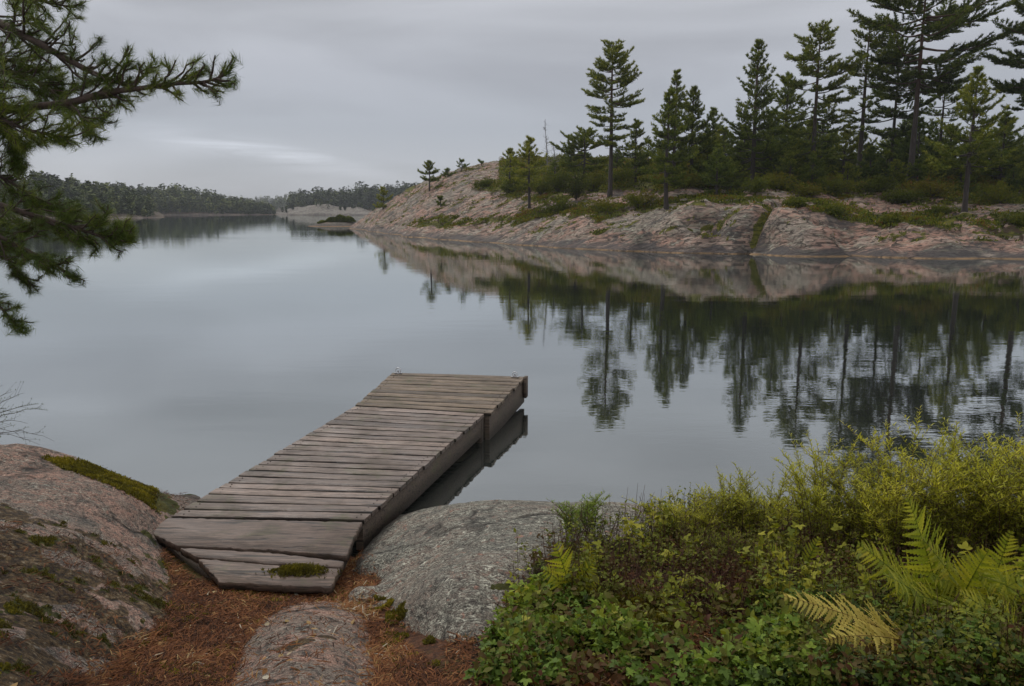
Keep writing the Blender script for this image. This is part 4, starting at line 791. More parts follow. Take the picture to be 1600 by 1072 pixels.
# ------------------------------------------------------------------ jetty
def plank_mesh(mb, A, B, C, D, th, v, r, rot=0.004):
    """board whose top has corners A(near left) B(near right) C(far right) D(far left)"""
    n = 22; t = np.linspace(0, 1, n)[:, None]; lo = A * (1 - t) + B * t; hi = D * (1 - t) + C * t; w = norm(C - B)
    e1 = r.normal(0, rot, n); e2 = r.normal(0, rot, n); e1 = np.convolve(np.pad(e1, 1, 'edge'), [.3, .4, .3], 'valid'); e2 = np.convolve(np.pad(e2, 1, 'edge'), [.3, .4, .3], 'valid')
    lo = lo + w * e1[:, None]; hi = hi + w * e2[:, None]; zz = (0.0025 * np.sin(t * 5 + r.uniform(0, 6)) + r.normal(0, 0.0006, (n, 1))) * np.array([[0, 0, 1]]); lo = lo + zz; hi = hi + zz
    bv = 0.005; up = np.array([0, 0, 1.0])
    rows = [lo - up * th, lo - up * bv, lo + w * bv, (lo + hi) / 2 - up * 0.001, hi - w * bv, hi - up * bv, hi - up * th]
    V = np.stack(rows, 1); k = 7; i = np.arange(n - 1)[:, None] * k; j = np.arange(k)[None]; Q = np.stack([i + j, i + k + j, i + k + (j + 1) % k, i + (j + 1) % k], 2).reshape(-1, 4)
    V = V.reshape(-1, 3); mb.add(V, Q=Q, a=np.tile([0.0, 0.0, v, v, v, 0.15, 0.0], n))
    for e_ in (0, (n - 1) * k): mb.add(V[e_:e_ + k], T=[(0, 1, 2), (0, 2, 3), (0, 3, 4), (0, 4, 5), (0, 5, 6)], a=v)
def frame_of(o_loc, xdir):
    return math.atan2(xdir[1], xdir[0])
def section(name, nl, nr_, fr_, fl, n, mat, label, gap=0.020, th=0.035, seed=0, side_h=0.205, back=True):
    """deck between four corner points (world), n boards"""
    r = np.random.default_rng(seed); org = (nl + nr_) / 2; ang = frame_of(org, nr_ - nl); root = empty(name, tuple(org), ang); c, s_ = math.cos(-ang), math.sin(-ang); R = np.array([[c, -s_, 0], [s_, c, 0], [0, 0, 1.0]])
    L = lambda p: (R @ (np.asarray(p, float) - org).T).T
    nl, nr_, fr_, fl = map(L, (nl, nr_, fr_, fl)); mb = MB(); ln = np.linalg.norm(fr_ - nr_)
    cuts = np.linspace(0, 1, n + 1) + np.concatenate([[0], r.normal(0, 0.0025, n - 1), [0]])
    for i in range(n):
        a_, b_ = cuts[i] + gap / ln / 2, cuts[i + 1] - gap / ln / 2; o1, o2 = r.normal(0, 0.006, 2)
        xa = norm(nr_ - nl); A = nl + (fl - nl) * a_ + xa * o1; D = nl + (fl - nl) * b_ + xa * o1; B = nr_ + (fr_ - nr_) * a_ + xa * o2; C = nr_ + (fr_ - nr_) * b_ + xa * o2
        plank_mesh(mb, A, B, C, D, th, np.clip(0.55 + r.normal(0, 0.28), 0.15, 1), r)
    for i in range(n):
        for sx in (0.045, 0.955):
            for sy in (0.3, 0.7):
                f = (cuts[i] * (1 - sy) + cuts[i + 1] * sy); c0 = (nl + (fl - nl) * f) * (1 - sx) + (nr_ + (fr_ - nr_) * f) * sx + np.array([r.normal(0, 0.006), 0, 0.0035]); mb.tube(np.array([c0 - [0, 0, 0.009], c0]), 0.005, 6, a=0.0, cap=True)
    mb.build('deck_boards', mat, root)
    dn = np.array([0, 0, -1.0]); inn = norm(nr_ - nl)
    for (p, q, sg) in ((nr_, fr_, -1), (nl, fl, 1)):
        mb = MB(); u = norm(q - p); a_ = p + u * 0.01 + dn * (th + 0.002) + inn * sg * 0.012; b_ = q - u * 0.01 + dn * (th + 0.002) + inn * sg * 0.012
        t = np.linspace(0, 1, 14)[:, None]; e_ = a_ * (1 - t) + b_ * t; w_ = inn * sg * 0.055
        V = np.stack([e_, e_ + w_, e_ + w_ + dn * side_h, e_ + dn * side_h], 1).reshape(-1, 3); i = np.arange(13)[:, None] * 4; j = np.arange(4)[None]
        mb.add(V, Q=np.stack([i + j, i + (j + 1) % 4, i + 4 + (j + 1) % 4, i + 4 + j], 2).reshape(-1, 4), a=0.5); mb.add(V[:4], Q=[(0, 3, 2, 1)], a=0.5); mb.add(V[-4:], Q=[(0, 1, 2, 3)], a=0.5)
        mb.build('side_beam', M['beam'], root)
    return root, L, R, org, (nl, nr_, fr_, fl)
ZN, ZJ, ZF = 0.27, 0.31, 0.385
gang, Lg, Rg, og, gc = section('jetty_walkway', pz(268, 806.5, ZN), pz(568, 812, ZN), pz(757, 646, ZJ), pz(555, 634, ZJ), 22, M['deck'], '', seed=4)
tag(gang, 'long weathered grey-brown plank walkway running from the rocks out over the water', 'jetty')
# the wide old boards with cut corners at the landward end
def old_board(poly, z, v, seed, name='old_board'):
    r = np.random.default_rng(seed); P = []
    n = len(poly)
    for i in range(n):
        a_, b_ = pz(*poly[i], z), pz(*poly[(i + 1) % n], z); m_ = max(2, int(np.linalg.norm(b_ - a_) / 0.03))
        for k in range(m_): P.append(a_ + (b_ - a_) * k / m_ + np.array([r.normal(0, 0.003), r.normal(0, 0.004), 0]))
    P = Lg(np.array(P)); n = len(P); lo = P - np.array([0, 0, 0.045]); c0 = P.mean(0); ins = c0 + (P - c0) * 0.992; P1 = P - np.array([0, 0, 0.006])
    V = np.vstack([lo, P1, ins]); Fc = [tuple(range(2 * n, 3 * n)), tuple(reversed(range(n)))] + [(k, (k + 1) % n, n + (k + 1) % n, n + k) for k in range(n)] + [(n + k, n + (k + 1) % n, 2 * n + (k + 1) % n, 2 * n + k) for k in range(n)]
    return mesh(name, V, Fc, M['deck_old'], gang, {'v': np.full(len(V), v)})
old_board([(231, 831), (260, 812), (566, 835), (556, 839), (539, 863), (388, 857), (280, 853)], ZN, 0.5, 1) if False else None
old_board([(232, 830), (262, 809), (566, 816), (553, 840), (542, 868), (420, 859), (277, 852)], ZN + 0.004, 0.50, 1)
old_board([(282, 856), (420, 864), (538, 877), (534, 886), (420, 880), (308, 870), (293, 863)], ZN - 0.002, 0.55, 2)
old_board([(310, 873), (420, 883), (532, 889), (516, 917), (430, 914), (343, 909)], ZN - 0.006, 0.75, 3)
# trim boards round the cut corners
for k, (A_, B_) in enumerate((((228, 832), (341, 911)), ((340, 911), (517, 920)), ((517, 920), (556, 842)))):
    a_, b_ = Lg(pz(*A_, ZN - 0.05)), Lg(pz(*B_, ZN - 0.05)); u = norm(b_ - a_); w_ = np.array([-u[1], u[0], 0]) * 0.03; a_ = a_ + w_ * 0.9; b_ = b_ + w_ * 0.9; mb = MB(); dz = np.array([0, 0, -0.10])
    V = np.array([a_, b_, b_ + w_, a_ + w_, a_ + dz, b_ + dz, b_ + w_ + dz, a_ + w_ + dz]); mb.add(V, Q=[(0, 1, 2, 3), (7, 6, 5, 4), (0, 4, 5, 1), (1, 5, 6, 2), (2, 6, 7, 3), (3, 7, 4, 0)], a=0.3); mb.build('end_beam', M['beam'], gang)
a_, b_ = Lg(pz(556, 842, ZN - 0.04)), Lg(pz(574, 812, ZN - 0.04))
pont, Lp, Rp, op, pc = section('floating_pontoon', pz(556, 633.5, ZJ + 0.002), pz(766, 645, ZJ + 0.002), pz(821, 588, ZF), pz(613, 582, ZF), 11, M['deck_far'], '', seed=9, side_h=0.30, gap=0.015)
tag(pont, 'short brown plank pontoon floating at the outer end of the walkway', 'jetty')
nl, nr_, fr_, fl = pc; dn = np.array([0, 0, -1.0])
for (p, q, nm, hh, off) in ((nl, nr_, 'end_beam', 0.26, 0.02), (fl, fr_, 'end_beam', 0.26, -0.02)):
    u = norm(q - p); w_ = np.array([-u[1], u[0], 0]) * 0.05 * (1 if off > 0 else -1); a_ = p + dn * 0.04 + w_ * 0.2; b_ = q + dn * 0.04 + w_ * 0.2 - u * 0.075; a_ = a_ + u * 0.075
    V = np.array([a_, b_, b_ + w_, a_ + w_, a_ + dn * hh, b_ + dn * hh, b_ + w_ + dn * hh, a_ + w_ + dn * hh]); mb = MB(); mb.add(V, Q=[(0, 1, 2, 3), (7, 6, 5, 4), (0, 4, 5, 1), (1, 5, 6, 2), (2, 6, 7, 3), (3, 7, 4, 0)], a=0.4); mb.build(nm, M['beam'], pont)
# corner post standing a touch proud at far right, floats underneath
mb = MB(); c0 = fr_ + np.array([0.022, -0.02, 0]); mb.box((c0[0] - 0.03, c0[1] - 0.10, c0[2] - 0.26), (c0[0] + 0.012, c0[1] + 0.02, c0[2] + 0.008), a=0.5); mb.build('corner_post', M['beam'], pont)
mb = MB(); c0 = (nl + fl) / 2; mb.box((nl[0] + 0.12, nl[1] + 0.08, -0.42), (nr_[0] - 0.10, fr_[1] - 0.12, -0.06), a=0.3); mb.build('float', M['beam'], pont)
mb = MB(); mb.box((nr_[0] - 0.14, nr_[1] - 0.12, -0.40), (nr_[0] - 0.07, nr_[1] - 0.03, -0.045), a=0.2); mb.build('hinge_block', M['beam'], pont)
def ring(c, rr_, sd_):
    mb = MB(); t = np.linspace(0, 2 * math.pi, 17); mb.tube(c + np.stack([rr_ * np.cos(t), 0.012 * np.sin(t), 0.035 + rr_ * np.sin(t)], 1), 0.006, 6)
    mb.box((c[0] - 0.05, c[1] - 0.015, c[2] + 0.001), (c[0] + 0.05, c[1] + 0.015, c[2] + 0.009)); mb.tube(np.array([c + [0, 0, 0.005], c + [0, 0, 0.04]]), 0.011, 8, cap=True); mb.build('mooring_ring', M['metal'], pont)
ring(fl + (fr_ - fl) * 0.055 + np.array([0, -0.05, 0.002]), 0.035, 1); ring(fl + (fr_ - fl) * 0.93 + np.array([0, -0.07, 0.002]), 0.03, 2)

# ------------------------------------------------------------------ litter, moss, leaves on the near ground
r = np.random.default_rng(21)
def tri_noise(V, s): return fbm(V * s, 3)
def litter(n, poly, name, label, vb=0.45, size=(0.018, 0.060), w=0.0013, clump=0.0):
    V = drop(n, poly, r=r)
    if clump: V = V[tri_noise(V, 4) > clump]
    on = (V[:, 2] <= g_z(V[:, 0], V[:, 1]) + 0.02 + r.exponential(0.009, len(V))) | (r.random(len(V)) < (0.5 if clump or vb < 0.25 else 0.02)); V = V[on]
    k = len(V); az = r.uniform(0, 6.28, k); el = r.normal(0.03, 0.16, k); D = np.stack([np.cos(az) * np.cos(el), np.sin(az) * np.cos(el), np.sin(el)], 1); X, Y, Z = frames(D, roll=r.normal(0, 0.5, k))
    tv = [(0, -1, 0), (0, 1, 0), (0.5, 1.2, 0.10), (0.5, -1.2, 0.10), (1, 0.6, 0), (1, -0.6, 0)]; L = r.uniform(*size, k); mb = MB()
    mb.inst(tv, [(0, 1, 2, 3), (3, 2, 4, 5)], V + np.stack([0 * az, 0 * az, r.uniform(0.001, 0.014, k)], 1), X, Y, Z, np.stack([L, np.full(k, w) * r.uniform(0.6, 1.8, k), L], 1), np.clip(vb + tri_noise(V, 2.2) * 0.5 + r.normal(0, 0.2, k), 0, 1))
    o = mb.build(name, M['litter']); return tag(o, label, 'needle litter', kind='stuff')
PATH = [(240, 850), (300, 905), (345, 912), (518, 918), (560, 850), (600, 880), (580, 950), (620, 1000), (690, 1060), (720, 1110), (-60, 1110), (100, 1050), (230, 980), (280, 930)]
litter(90000, PATH, 'needle_litter', 'rust-brown pine needles covering the hollow below the jetty', 0.40)
litter(9000, [(-30, 790), (150, 850), (260, 880), (300, 960), (200, 1090), (-30, 1090)], 'leaf_litter', 'brown needles and twigs caught on the left granite slope', 0.22, clump=0.02)
litter(7000, [(700, 1000), (760, 950), (1000, 940), (1150, 1000), (900, 1090), (690, 1090)], 'twig_litter', 'dry needles between the leaves of the right bank', 0.5)
litter(1200, [(120, 720), (330, 775), (330, 810), (220, 800)], 'crack_litter', 'thin brown litter along the edge of the left rock', 0.1)
V_ = g_z; g_z = c_z
litter(5000, [(565, 935), (610, 950), (680, 1010), (740, 1000), (735, 1100), (600, 1100), (600, 1000)], 'gap_litter', 'brown needles gathered at the foot of the big grey rock', 0.34); g_z = V_
litter(16000, [(800, 905), (860, 860), (1010, 830), (1650, 830), (1650, 1100), (730, 1100), (745, 1000)], 'bank_litter', 'dark brown dead leaves and needles under the plants of the right bank', 0.12, size=(0.02, 0.05), w=0.0030)
# pale dry leaves
mb = MB(); V = np.concatenate([drop(70, PATH, r=r), drop(26, [(455, 925), (500, 920), (485, 940), (440, 940)], r=r)]); k = len(V); az = r.uniform(0, 6.28, k); X, Y, Z = frames(np.stack([np.cos(az), np.sin(az), r.normal(0, 0.2, k)], 1), roll=r.normal(0, 0.4, k))
LEAF = np.array([(0, 0, 0), (0.3, -0.28, 0.05), (0.3, 0.28, 0.05), (0.65, -0.24, 0.04), (0.65, 0.24, 0.04), (1, 0, -0.06), (0.3, 0, 0), (0.65, 0, 0.0)]); LEAF_F = [(0, 1, 6), (0, 6, 2), (1, 3, 7, 6), (6, 7, 4, 2), (3, 5, 7), (7, 5, 4)]
mb.inst(LEAF, LEAF_F, V + [0, 0, 0.012], X, Y, Z, r.uniform(0.018, 0.045, k), r.uniform(0.7, 1, k)); o = mb.build('dry_leaves', M['litter']); tag(o, 'pale dry leaves scattered over the rust-brown needles', 'dry leaves', kind='stuff')
def moss(V, name, label, h=0.012, kind='stuff', cat='moss', zoff=0.0, mat='moss', base=0.5):
    k = len(V); P2, D2 = spray(V + [0, 0, zoff], np.tile([0, 0, 1.0], (k, 1)), 3, (0.1, 1.1), r); X, Y, Z = frames(D2, roll=r.uniform(0, 6, len(D2))); L = r.uniform(0.5, 1.4, len(P2)) * h; mb = MB(); dn_ = tri_noise(P2, 9)
    mb.inst([(0, -0.22, 0), (0, 0.22, 0), (0.6, 0.2, 0.1), (0.6, -0.2, 0.1), (1, 0, 0)], [(0, 1, 2, 3), (3, 2, 4)], P2 + r.normal(0, 0.004, P2.shape) + np.stack([0 * L, 0 * L, np.clip(dn_, 0, 1) * h * 1.5], 1), X, Y, Z, L, np.clip(base + dn_ * 0.8 + r.normal(0, 0.14, len(P2)), 0, 1))
    o = mb.build(name, M[mat]); return tag(o, label, cat, kind=kind)
Vl = drop(17000, MOSS_BAND, r=r); Vl = Vl + np.stack([r.normal(0, 0.022, len(Vl)), r.normal(0, 0.022, len(Vl)), 0 * Vl[:, 2]], 1); Vl[:, 2] = near_z(Vl[:, 0], Vl[:, 1]); Vl = Vl[tri_noise(Vl, 8) > -0.28]
moss(Vl, 'moss', 'yellow-green moss band lying across the left granite slope', 0.016)
Vl = drop(60000, [(-30, 790), (80, 800), (180, 850), (270, 860), (330, 930), (300, 1000), (200, 1090), (-30, 1090)], r=r); Vl = Vl[(tri_noise(Vl, 2.7) + 0.9 * tri_noise(Vl, 14)) > 0.42]; moss(Vl, 'moss', 'patches of olive moss on the lower left granite slope', 0.009, base=0.22)
Vl = drop(40000, PATH, r=r); Vl = Vl[tri_noise(Vl + 7, 3.0) > 0.17]; Vl = Vl[Vl[:, 2] <= g_z(Vl[:, 0], Vl[:, 1]) + 0.02]; moss(Vl, 'moss', 'small mossy patches among the rust-brown needles', 0.013)
Vl = drop(22000, [(540, 930), (640, 940), (720, 1072), (640, 1072)], r=r); Vl = Vl[tri_noise(Vl + 3, 3.0) > 0.05]; moss(Vl, 'moss', 'moss in the gap between the big rock and the small front rock', 0.014)
# moss cushion on the jetty
c0 = pz(466, 893, ZN); k = 3400; az = r.uniform(0, 6.28, k); t_ = np.abs(r.normal(0, 0.55, k)); ed = 0.75 + 0.5 * pnoise(np.stack([np.cos(az) * 1.5, np.sin(az) * 1.5, 0 * az], 1)); V = c0 + np.stack([np.cos(az) * t_ * 0.185 * ed, np.sin(az) * t_ * 0.075 * ed, np.clip(1 - t_ ** 2, 0, 1) * 0.022 + 0.001], 1); V[:, 1] += V[:, 0] * 0.05 - c0[0] * 0.05
o = moss(V, 'moss_cushion', 'olive moss cushion growing on the last rotten board of the walkway', 0.014, kind=None, base=0.38)

# ------------------------------------------------------------------ vegetation on the right bank
BANK = [(700, 1100), (720, 1000), (760, 950), (790, 900), (850, 850), (960, 815), (1010, 800), (1100, 795), (1700, 795), (1750, 1100)]
TRI = np.concatenate([LEAF @ np.array([[math.cos(a_), math.sin(a_), 0], [-math.sin(a_), math.cos(a_), 0], [0, 0, 1]]) * k_ for a_, k_ in ((0, 1.0), (1.15, 0.8), (-1.15, 0.8))])
TRI_F = [tuple(i + 8 * q for i in f) for q in range(3) for f in LEAF_F]
def leaf_cover(n, poly, name, label, mat, size, hgt, base, clump=-1, tilt=0.5, spread=3, zf=near_z, stalk=True, tri=False):
    V = drop(n, poly, zf=zf, r=r); dn_ = tri_noise(V + 11, 2.6)
    k_ = dn_ > clump; V = V[k_]; dn_ = dn_[k_]; H = hgt * (0.35 + 1.1 * np.clip(dn_ + 0.4, 0, 1)) * r.uniform(0.4, 1.1, len(V)); mb = MB()
    top = V + np.stack([r.normal(0, 0.02, len(V)), r.normal(0, 0.02, len(V)), H], 1)
    if stalk: q = r.random(len(V)) < 0.4; mb.sticks(V[q], top[q], 0.0016, 0.001, a=0.1)
    k = len(V); P = np.repeat(top, spread, 0) - np.stack([np.zeros(k * spread), np.zeros(k * spread), r.uniform(0, 0.5, k * spread) * np.repeat(H, spread)], 1) + r.normal(0, 0.012, (k * spread, 3))
    az = r.uniform(0, 6.28, len(P)); el = r.normal(tilt * 0.4, tilt, len(P)); X, Y, Z = frames(np.stack([np.cos(az) * np.cos(el), np.sin(az) * np.cos(el), np.sin(el)], 1), roll=r.normal(0, 0.5, len(P)))
    mb.inst(TRI if tri else LEAF, TRI_F if tri else LEAF_F, P, X, Y, Z, r.uniform(0.4, 1.5, len(P)) * size, np.clip(base + 0.5 * np.repeat(dn_, spread) + r.normal(0, 0.13, len(P)), 0, 1)); o = mb.build(name, M[mat]); return tag(o, label, 'ground cover', kind='stuff')
leaf_cover(2300, [(740, 1100), (768, 1000), (805, 950), (850, 925), (930, 960), (980, 1010), (1080, 1015), (1180, 975), (1290, 1010), (1330, 1100)], 'leafy_ground_cover', 'bright green three-part leaves along the bottom of the right bank', 'green', 0.030, 0.15, 0.46, spread=4, clump=-0.14, tri=True)
leaf_cover(800, [(750, 1100), (765, 1000), (805, 945), (900, 940), (1200, 960), (1330, 1100)], 'mixed_ground_cover', 'reddish brown and olive leaves among the bright green ones at the bottom', 'brownleaf', 0.034, 0.20, 0.36, spread=5)
leaf_cover(6500, [(800, 915), (850, 862), (900, 848), (1000, 838), (1060, 808), (1300, 800), (1620, 830), (1650, 1100), (1250, 1100), (1180, 960), (900, 950)], 'dull_ground_cover', 'dark olive and brown leaves under the bushes of the right bank', 'brownleaf', 0.022, 0.22, 0.32, spread=6, clump=-0.34)
leaf_cover(420, [(870, 900), (1000, 850), (1600, 850), (1600, 1000), (1000, 960)], 'sprouting_ground_cover', 'scattered fresh olive-green sprigs in the middle of the bank', 'brownleaf', 0.036, 0.26, 0.72, spread=6, clump=0.0, tri=True)
leaf_cover(1300, [(1180, 960), (1400, 940), (1650, 940), (1650, 1100), (1150, 1100)], 'dark_ground_cover', 'dark green leaves in the shade below the large ferns', 'green', 0.030, 0.16, 0.12, spread=4, clump=-0.1, tri=True)
Vg = drop(3200, [(860, 985), (900, 930), (1010, 925), (1060, 990), (960, 1010)], r=r); moss(Vg, 'moss', 'yellowish moss in the clearing of the right bank', 0.03, base=0.6)
# bare red stems
V = drop(1800, [(850, 905), (860, 850), (1010, 805), (1650, 830), (1650, 1060), (1000, 960)], r=r); D = norm(np.stack([r.normal(0, 0.35, len(V)), r.normal(0, 0.35, len(V)), np.ones(len(V))], 1)); mb = MB(); mb.sticks(V, V + D * r.uniform(0.1, 0.28, len(V))[:, None], 0.0025, 0.001); o = mb.build('bare_stems', M['stem']); tag(o, 'thin reddish stems between the leaves of the right bank', 'stems', kind='stuff')

NARROW = np.array([(0, 0, 0), (0.25, -0.085, 0.03), (0.25, 0.085, 0.03), (0.6, -0.075, 0.02), (0.6, 0.075, 0.02), (1, 0, -0.12), (0.25, 0, 0.01), (0.6, 0, 0.0)])
def leafy_bush(px, py, hpx, wpx, seed, label, mat='yellowgreen', stems=22, leaf=0.05, dens=1.0, z=None, base=0.6, cat='shrub', name='leafy_shrub', shape=None):
    r = np.random.default_rng(seed); b = pz(px, py, 0.35 if z is None else z); b[2] = near_z(b[:1], b[1:2])[0]; b[2] = max(b[2], 0.0); dd = b[1]; H = hpx * dd / F * 1.32; Wd = wpx * dd / F
    root = empty(name, tuple(b)); sm_ = MB(); LP_, LD, LV, LS = [], [], [], []
    for k in range(stems):
        az = r.uniform(0, 6.28); t_ = math.sqrt(r.random()); bx = np.array([math.cos(az) * t_ * Wd * 0.75, math.sin(az) * t_ * Wd * 0.5, -0.03]); h = H * r.uniform(0.55, 1.0) * (1 - 0.25 * t_); ln = r.normal(0, 0.16, 2) + np.array([math.cos(az), math.sin(az)]) * 0.42 * t_
        w = np.linspace(0, 1, 9); P = bx + np.stack([ln[0] * h * w ** 1.7 + 0.01 * np.sin(w * 7 + az), ln[1] * h * w ** 1.7, h * (w - 0.10 * w ** 4)], 1); sm_.tube(P, 0.0032 * (1 - w * 0.7), 4)
        m_ = int(h / 0.011 * dens); f = 0.22 + 0.78 * (np.arange(m_) + r.random(m_)) / m_; p = np.stack([np.interp(f, w, P[:, c]) for c in range(3)], 1); ph = np.arange(m_) * 2.4 + r.normal(0, 0.4, m_)
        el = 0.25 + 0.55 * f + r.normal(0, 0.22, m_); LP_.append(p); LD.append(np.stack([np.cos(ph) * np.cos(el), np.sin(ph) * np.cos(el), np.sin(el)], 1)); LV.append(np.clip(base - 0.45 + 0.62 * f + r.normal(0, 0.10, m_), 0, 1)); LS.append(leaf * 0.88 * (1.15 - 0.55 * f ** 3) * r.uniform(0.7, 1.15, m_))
        # side branches
        for q in range(int(11 * dens)):
            f0 = r.uniform(0.3, 0.85); p0 = np.array([np.interp(f0, w, P[:, c]) for c in range(3)]); a2 = r.uniform(0, 6.28); l2 = h * 0.34 * (1.12 - f0) + 0.03; d2 = norm(np.array([math.cos(a2), math.sin(a2), r.uniform(0.3, 1.1)])); p1 = p0 + d2 * l2
            sm_.sticks(p0[None], p1[None], 0.0016, 0.0008); m2 = int(l2 / 0.010 * dens) + 3; f2 = (np.arange(m2) + r.random(m2)) / m2; ph = np.arange(m2) * 2.4; el = 0.5 + r.normal(0, 0.25, m2)
            LP_.append(p0 + d2 * l2 * f2[:, None]); LD.append(norm(np.stack([np.cos(ph) * np.cos(el), np.sin(ph) * np.cos(el), np.sin(el)], 1) + d2 * 0.5)); LV.append(np.clip(base - 0.30 + 0.45 * f0 + 0.1 * f2 + r.normal(0, 0.1, m2), 0, 1)); LS.append(leaf * 0.62 * r.uniform(0.6, 1.1, m2))
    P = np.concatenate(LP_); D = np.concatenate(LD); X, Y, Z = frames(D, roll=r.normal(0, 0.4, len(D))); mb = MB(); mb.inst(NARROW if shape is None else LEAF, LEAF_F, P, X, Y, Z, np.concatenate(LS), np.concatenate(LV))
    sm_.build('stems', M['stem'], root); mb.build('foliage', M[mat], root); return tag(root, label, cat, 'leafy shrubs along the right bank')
LB = [(912, 862, 80, 34, 0.045, 'green', 16, 'small green leafy shrub on the edge of the grey rock', 0.55), (1075, 850, 105, 38, 0.045, 'yellowgreen', 16, 'leftmost yellow-green shrub on the water side of the bank', 0.55),
      (1130, 850, 128, 40, 0.05, 'yellowgreen', 18, 'yellow-green shrub second from the left along the water', 0.56), (1195, 845, 140, 42, 0.05, 'yellowgreen', 20, 'upright yellow-green shrub in the middle of the water-side row', 0.6), (1285, 870, 215, 50, 0.055, 'yellowgreen', 22, 'tall shrub with reddish stems left of the brightest shrub', 0.60),
      (1345, 860, 185, 46, 0.05, 'brownleaf', 20, 'dark reddish shrub hidden between two taller yellow-green shrubs', 0.55), (1400, 900, 255, 62, 0.055, 'yellowgreen', 28, 'bright yellow-green shrub directly behind the big fern', 0.68), (1470, 900, 245, 62, 0.055, 'yellowgreen', 28, 'brightest dense feathery shrub right of the big fern top', 0.72),
      (1540, 890, 225, 58, 0.055, 'yellowgreen', 24, 'yellow-green shrub below the tallest one near the right edge', 0.62), (1570, 905, 265, 60, 0.055, 'yellowgreen', 26, 'tallest shrub standing up at the right edge of the bank', 0.60), (1635, 900, 250, 50, 0.055, 'yellowgreen', 22, 'tall shrub cut by the right edge', 0.56),
      (1045, 852, 45, 36, 0.030, 'brownleaf', 16, 'low brownish shrub at the top edge of the grey rock', 0.55), (1110, 900, 70, 60, 0.04, 'brownleaf', 22, 'low dull-leaved shrub in front of the leftmost yellow-green shrub', 0.6), (1210, 905, 75, 60, 0.04, 'brownleaf', 22, 'low dark shrub in front of the upright middle shrub', 0.55)]
for i, (px, py, h_, w_, lf, mt, ns_, lab, bs) in enumerate(LB): leafy_bush(px, py, h_, w_, 500 + i, lab, mt, ns_, lf, base=bs, dens=1.0)

def frond(mb, P0, D0, L, side_up, r, width=0.26, droop=0.35, v=0.5, n=20):
    """one pinnate frond: rachis arching from P0 along D0, toothed leaflets both sides"""
    w = np.linspace(0, 1, 14); D0 = norm(D0); X, Y, Z = frames(D0[None]); X, Y, Z = X[0], Y[0], Z[0]
    P = P0 + D0 * (L * w)[:, None] + np.array([0, 0, -1.0]) * (droop * L * w ** 2.2)[:, None]; mb.tube(P, 0.003 * (1 - 0.8 * w) + 0.0006, 4, a=0.15)
    for k in range(n):
        f = 0.16 + 0.84 * (k + 0.5) / n; p = np.array([np.interp(f, w, P[:, c]) for c in range(3)]); t = norm(np.array([np.interp(min(1, f + 0.05), w, P[:, c]) for c in range(3)]) - np.array([np.interp(f - 0.05, w, P[:, c]) for c in range(3)]))
        y = norm(np.cross(side_up, t)); pl = L * width * math.sin(min(1, (1.04 - f) * 1.35) * math.pi / 2) * (0.75 + 0.25 * min(1, f * 3)) * r.uniform(0.85, 1.1)
        for s_ in (-1, 1):
            dr = norm(y * s_ + t * r.uniform(0.55, 0.85) + side_up * r.normal(0.0, 0.22)); m_ = 15; g_ = np.linspace(0, 1, m_); cv = t * (0.25 * pl * g_ ** 2)[:, None]
            q = p + dr * (pl * g_)[:, None] + cv + np.array([0, 0, -1.0]) * (r.uniform(0.08, 0.3) * pl * g_ ** 2)[:, None]; nrm = norm(np.cross(dr, t) * s_); lat = norm(np.cross(nrm, dr)); hw = (0.009 + 0.045 * pl) * np.clip(1.02 - g_, 0, 1) ** 0.75 * (0.72 + 0.28 * min(1, f * 3))
            hw = hw * np.where(np.arange(m_) % 2 == 0, 0.38, 1.0); fw = np.where(np.arange(m_) % 2 == 0, 0.0, 0.008)[:, None]
            V = np.stack([q + lat * hw[:, None] + dr * fw, q - nrm * 0.0012, q - lat * hw[:, None] + dr * fw], 1).reshape(-1, 3); i_ = np.arange(m_ - 1)[:, None] * 3
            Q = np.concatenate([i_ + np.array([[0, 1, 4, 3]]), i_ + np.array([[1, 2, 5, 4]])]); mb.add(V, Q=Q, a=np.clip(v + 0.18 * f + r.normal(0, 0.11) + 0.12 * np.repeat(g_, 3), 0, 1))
def fern(base, tips, seed, label, mat='fern', n=20, width=0.26, z=None, v=0.5, group='ferns on the right bank'):
    """base px, tips: list of (px, py, towards-camera metres, droop)"""
    r = np.random.default_rng(seed); b = pz(*base, 0.5 if z is None else z); b[2] = near_z(b[:1], b[1:2])[0]; root = empty('fern', tuple(b))
    for (px, py, tw, dp) in tips:
        tip = pd(px, py, b[1] - tw); L = np.linalg.norm(tip - b); tgt = tip + np.array([0, 0, dp * L]); view = norm(np.array([0, 0, HC]) - (tip + b) / 2); D0 = tgt - b; L2 = np.linalg.norm(D0); su = norm(np.array([0, -0.35, 1.0])); su = norm(su + 0.5 * view - D0 / L2 * ((su + 0.5 * view) @ (D0 / L2)))
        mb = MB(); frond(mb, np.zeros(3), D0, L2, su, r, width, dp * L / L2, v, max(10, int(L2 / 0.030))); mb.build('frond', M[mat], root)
    return tag(root, label, 'fern', group)
fern((1480, 1000), [(1418, 778, 0.10, 0.10), (1545, 860, 0.25, 0.18), (1385, 900, 0.35, 0.15), (1600, 905, 0.2, 0.2), (1510, 960, 0.5, 0.3), (1340, 850, 0.05, 0.15)], 1, 'largest fern with a tall upright frond in front of the bright shrub', v=0.35, width=0.22, n=24)
fern((1450, 1080), [(1225, 932, 0.12, 0.10), (1290, 1000, 0.3, 0.2)], 2, 'fern with a long straw-yellow frond stretching to the left', 'fern_dry', v=0.45, width=0.17, n=24)
fern((1640, 1010), [(1530, 900, 0.15, 0.25), (1500, 950, 0.25, 0.25), (1590, 1010, 0.4, 0.2), (1650, 880, 0.1, 0.2), (1480, 1010, 0.3, 0.2)], 3, 'dark arching fern at the right edge', v=0.3, width=0.22, n=24)
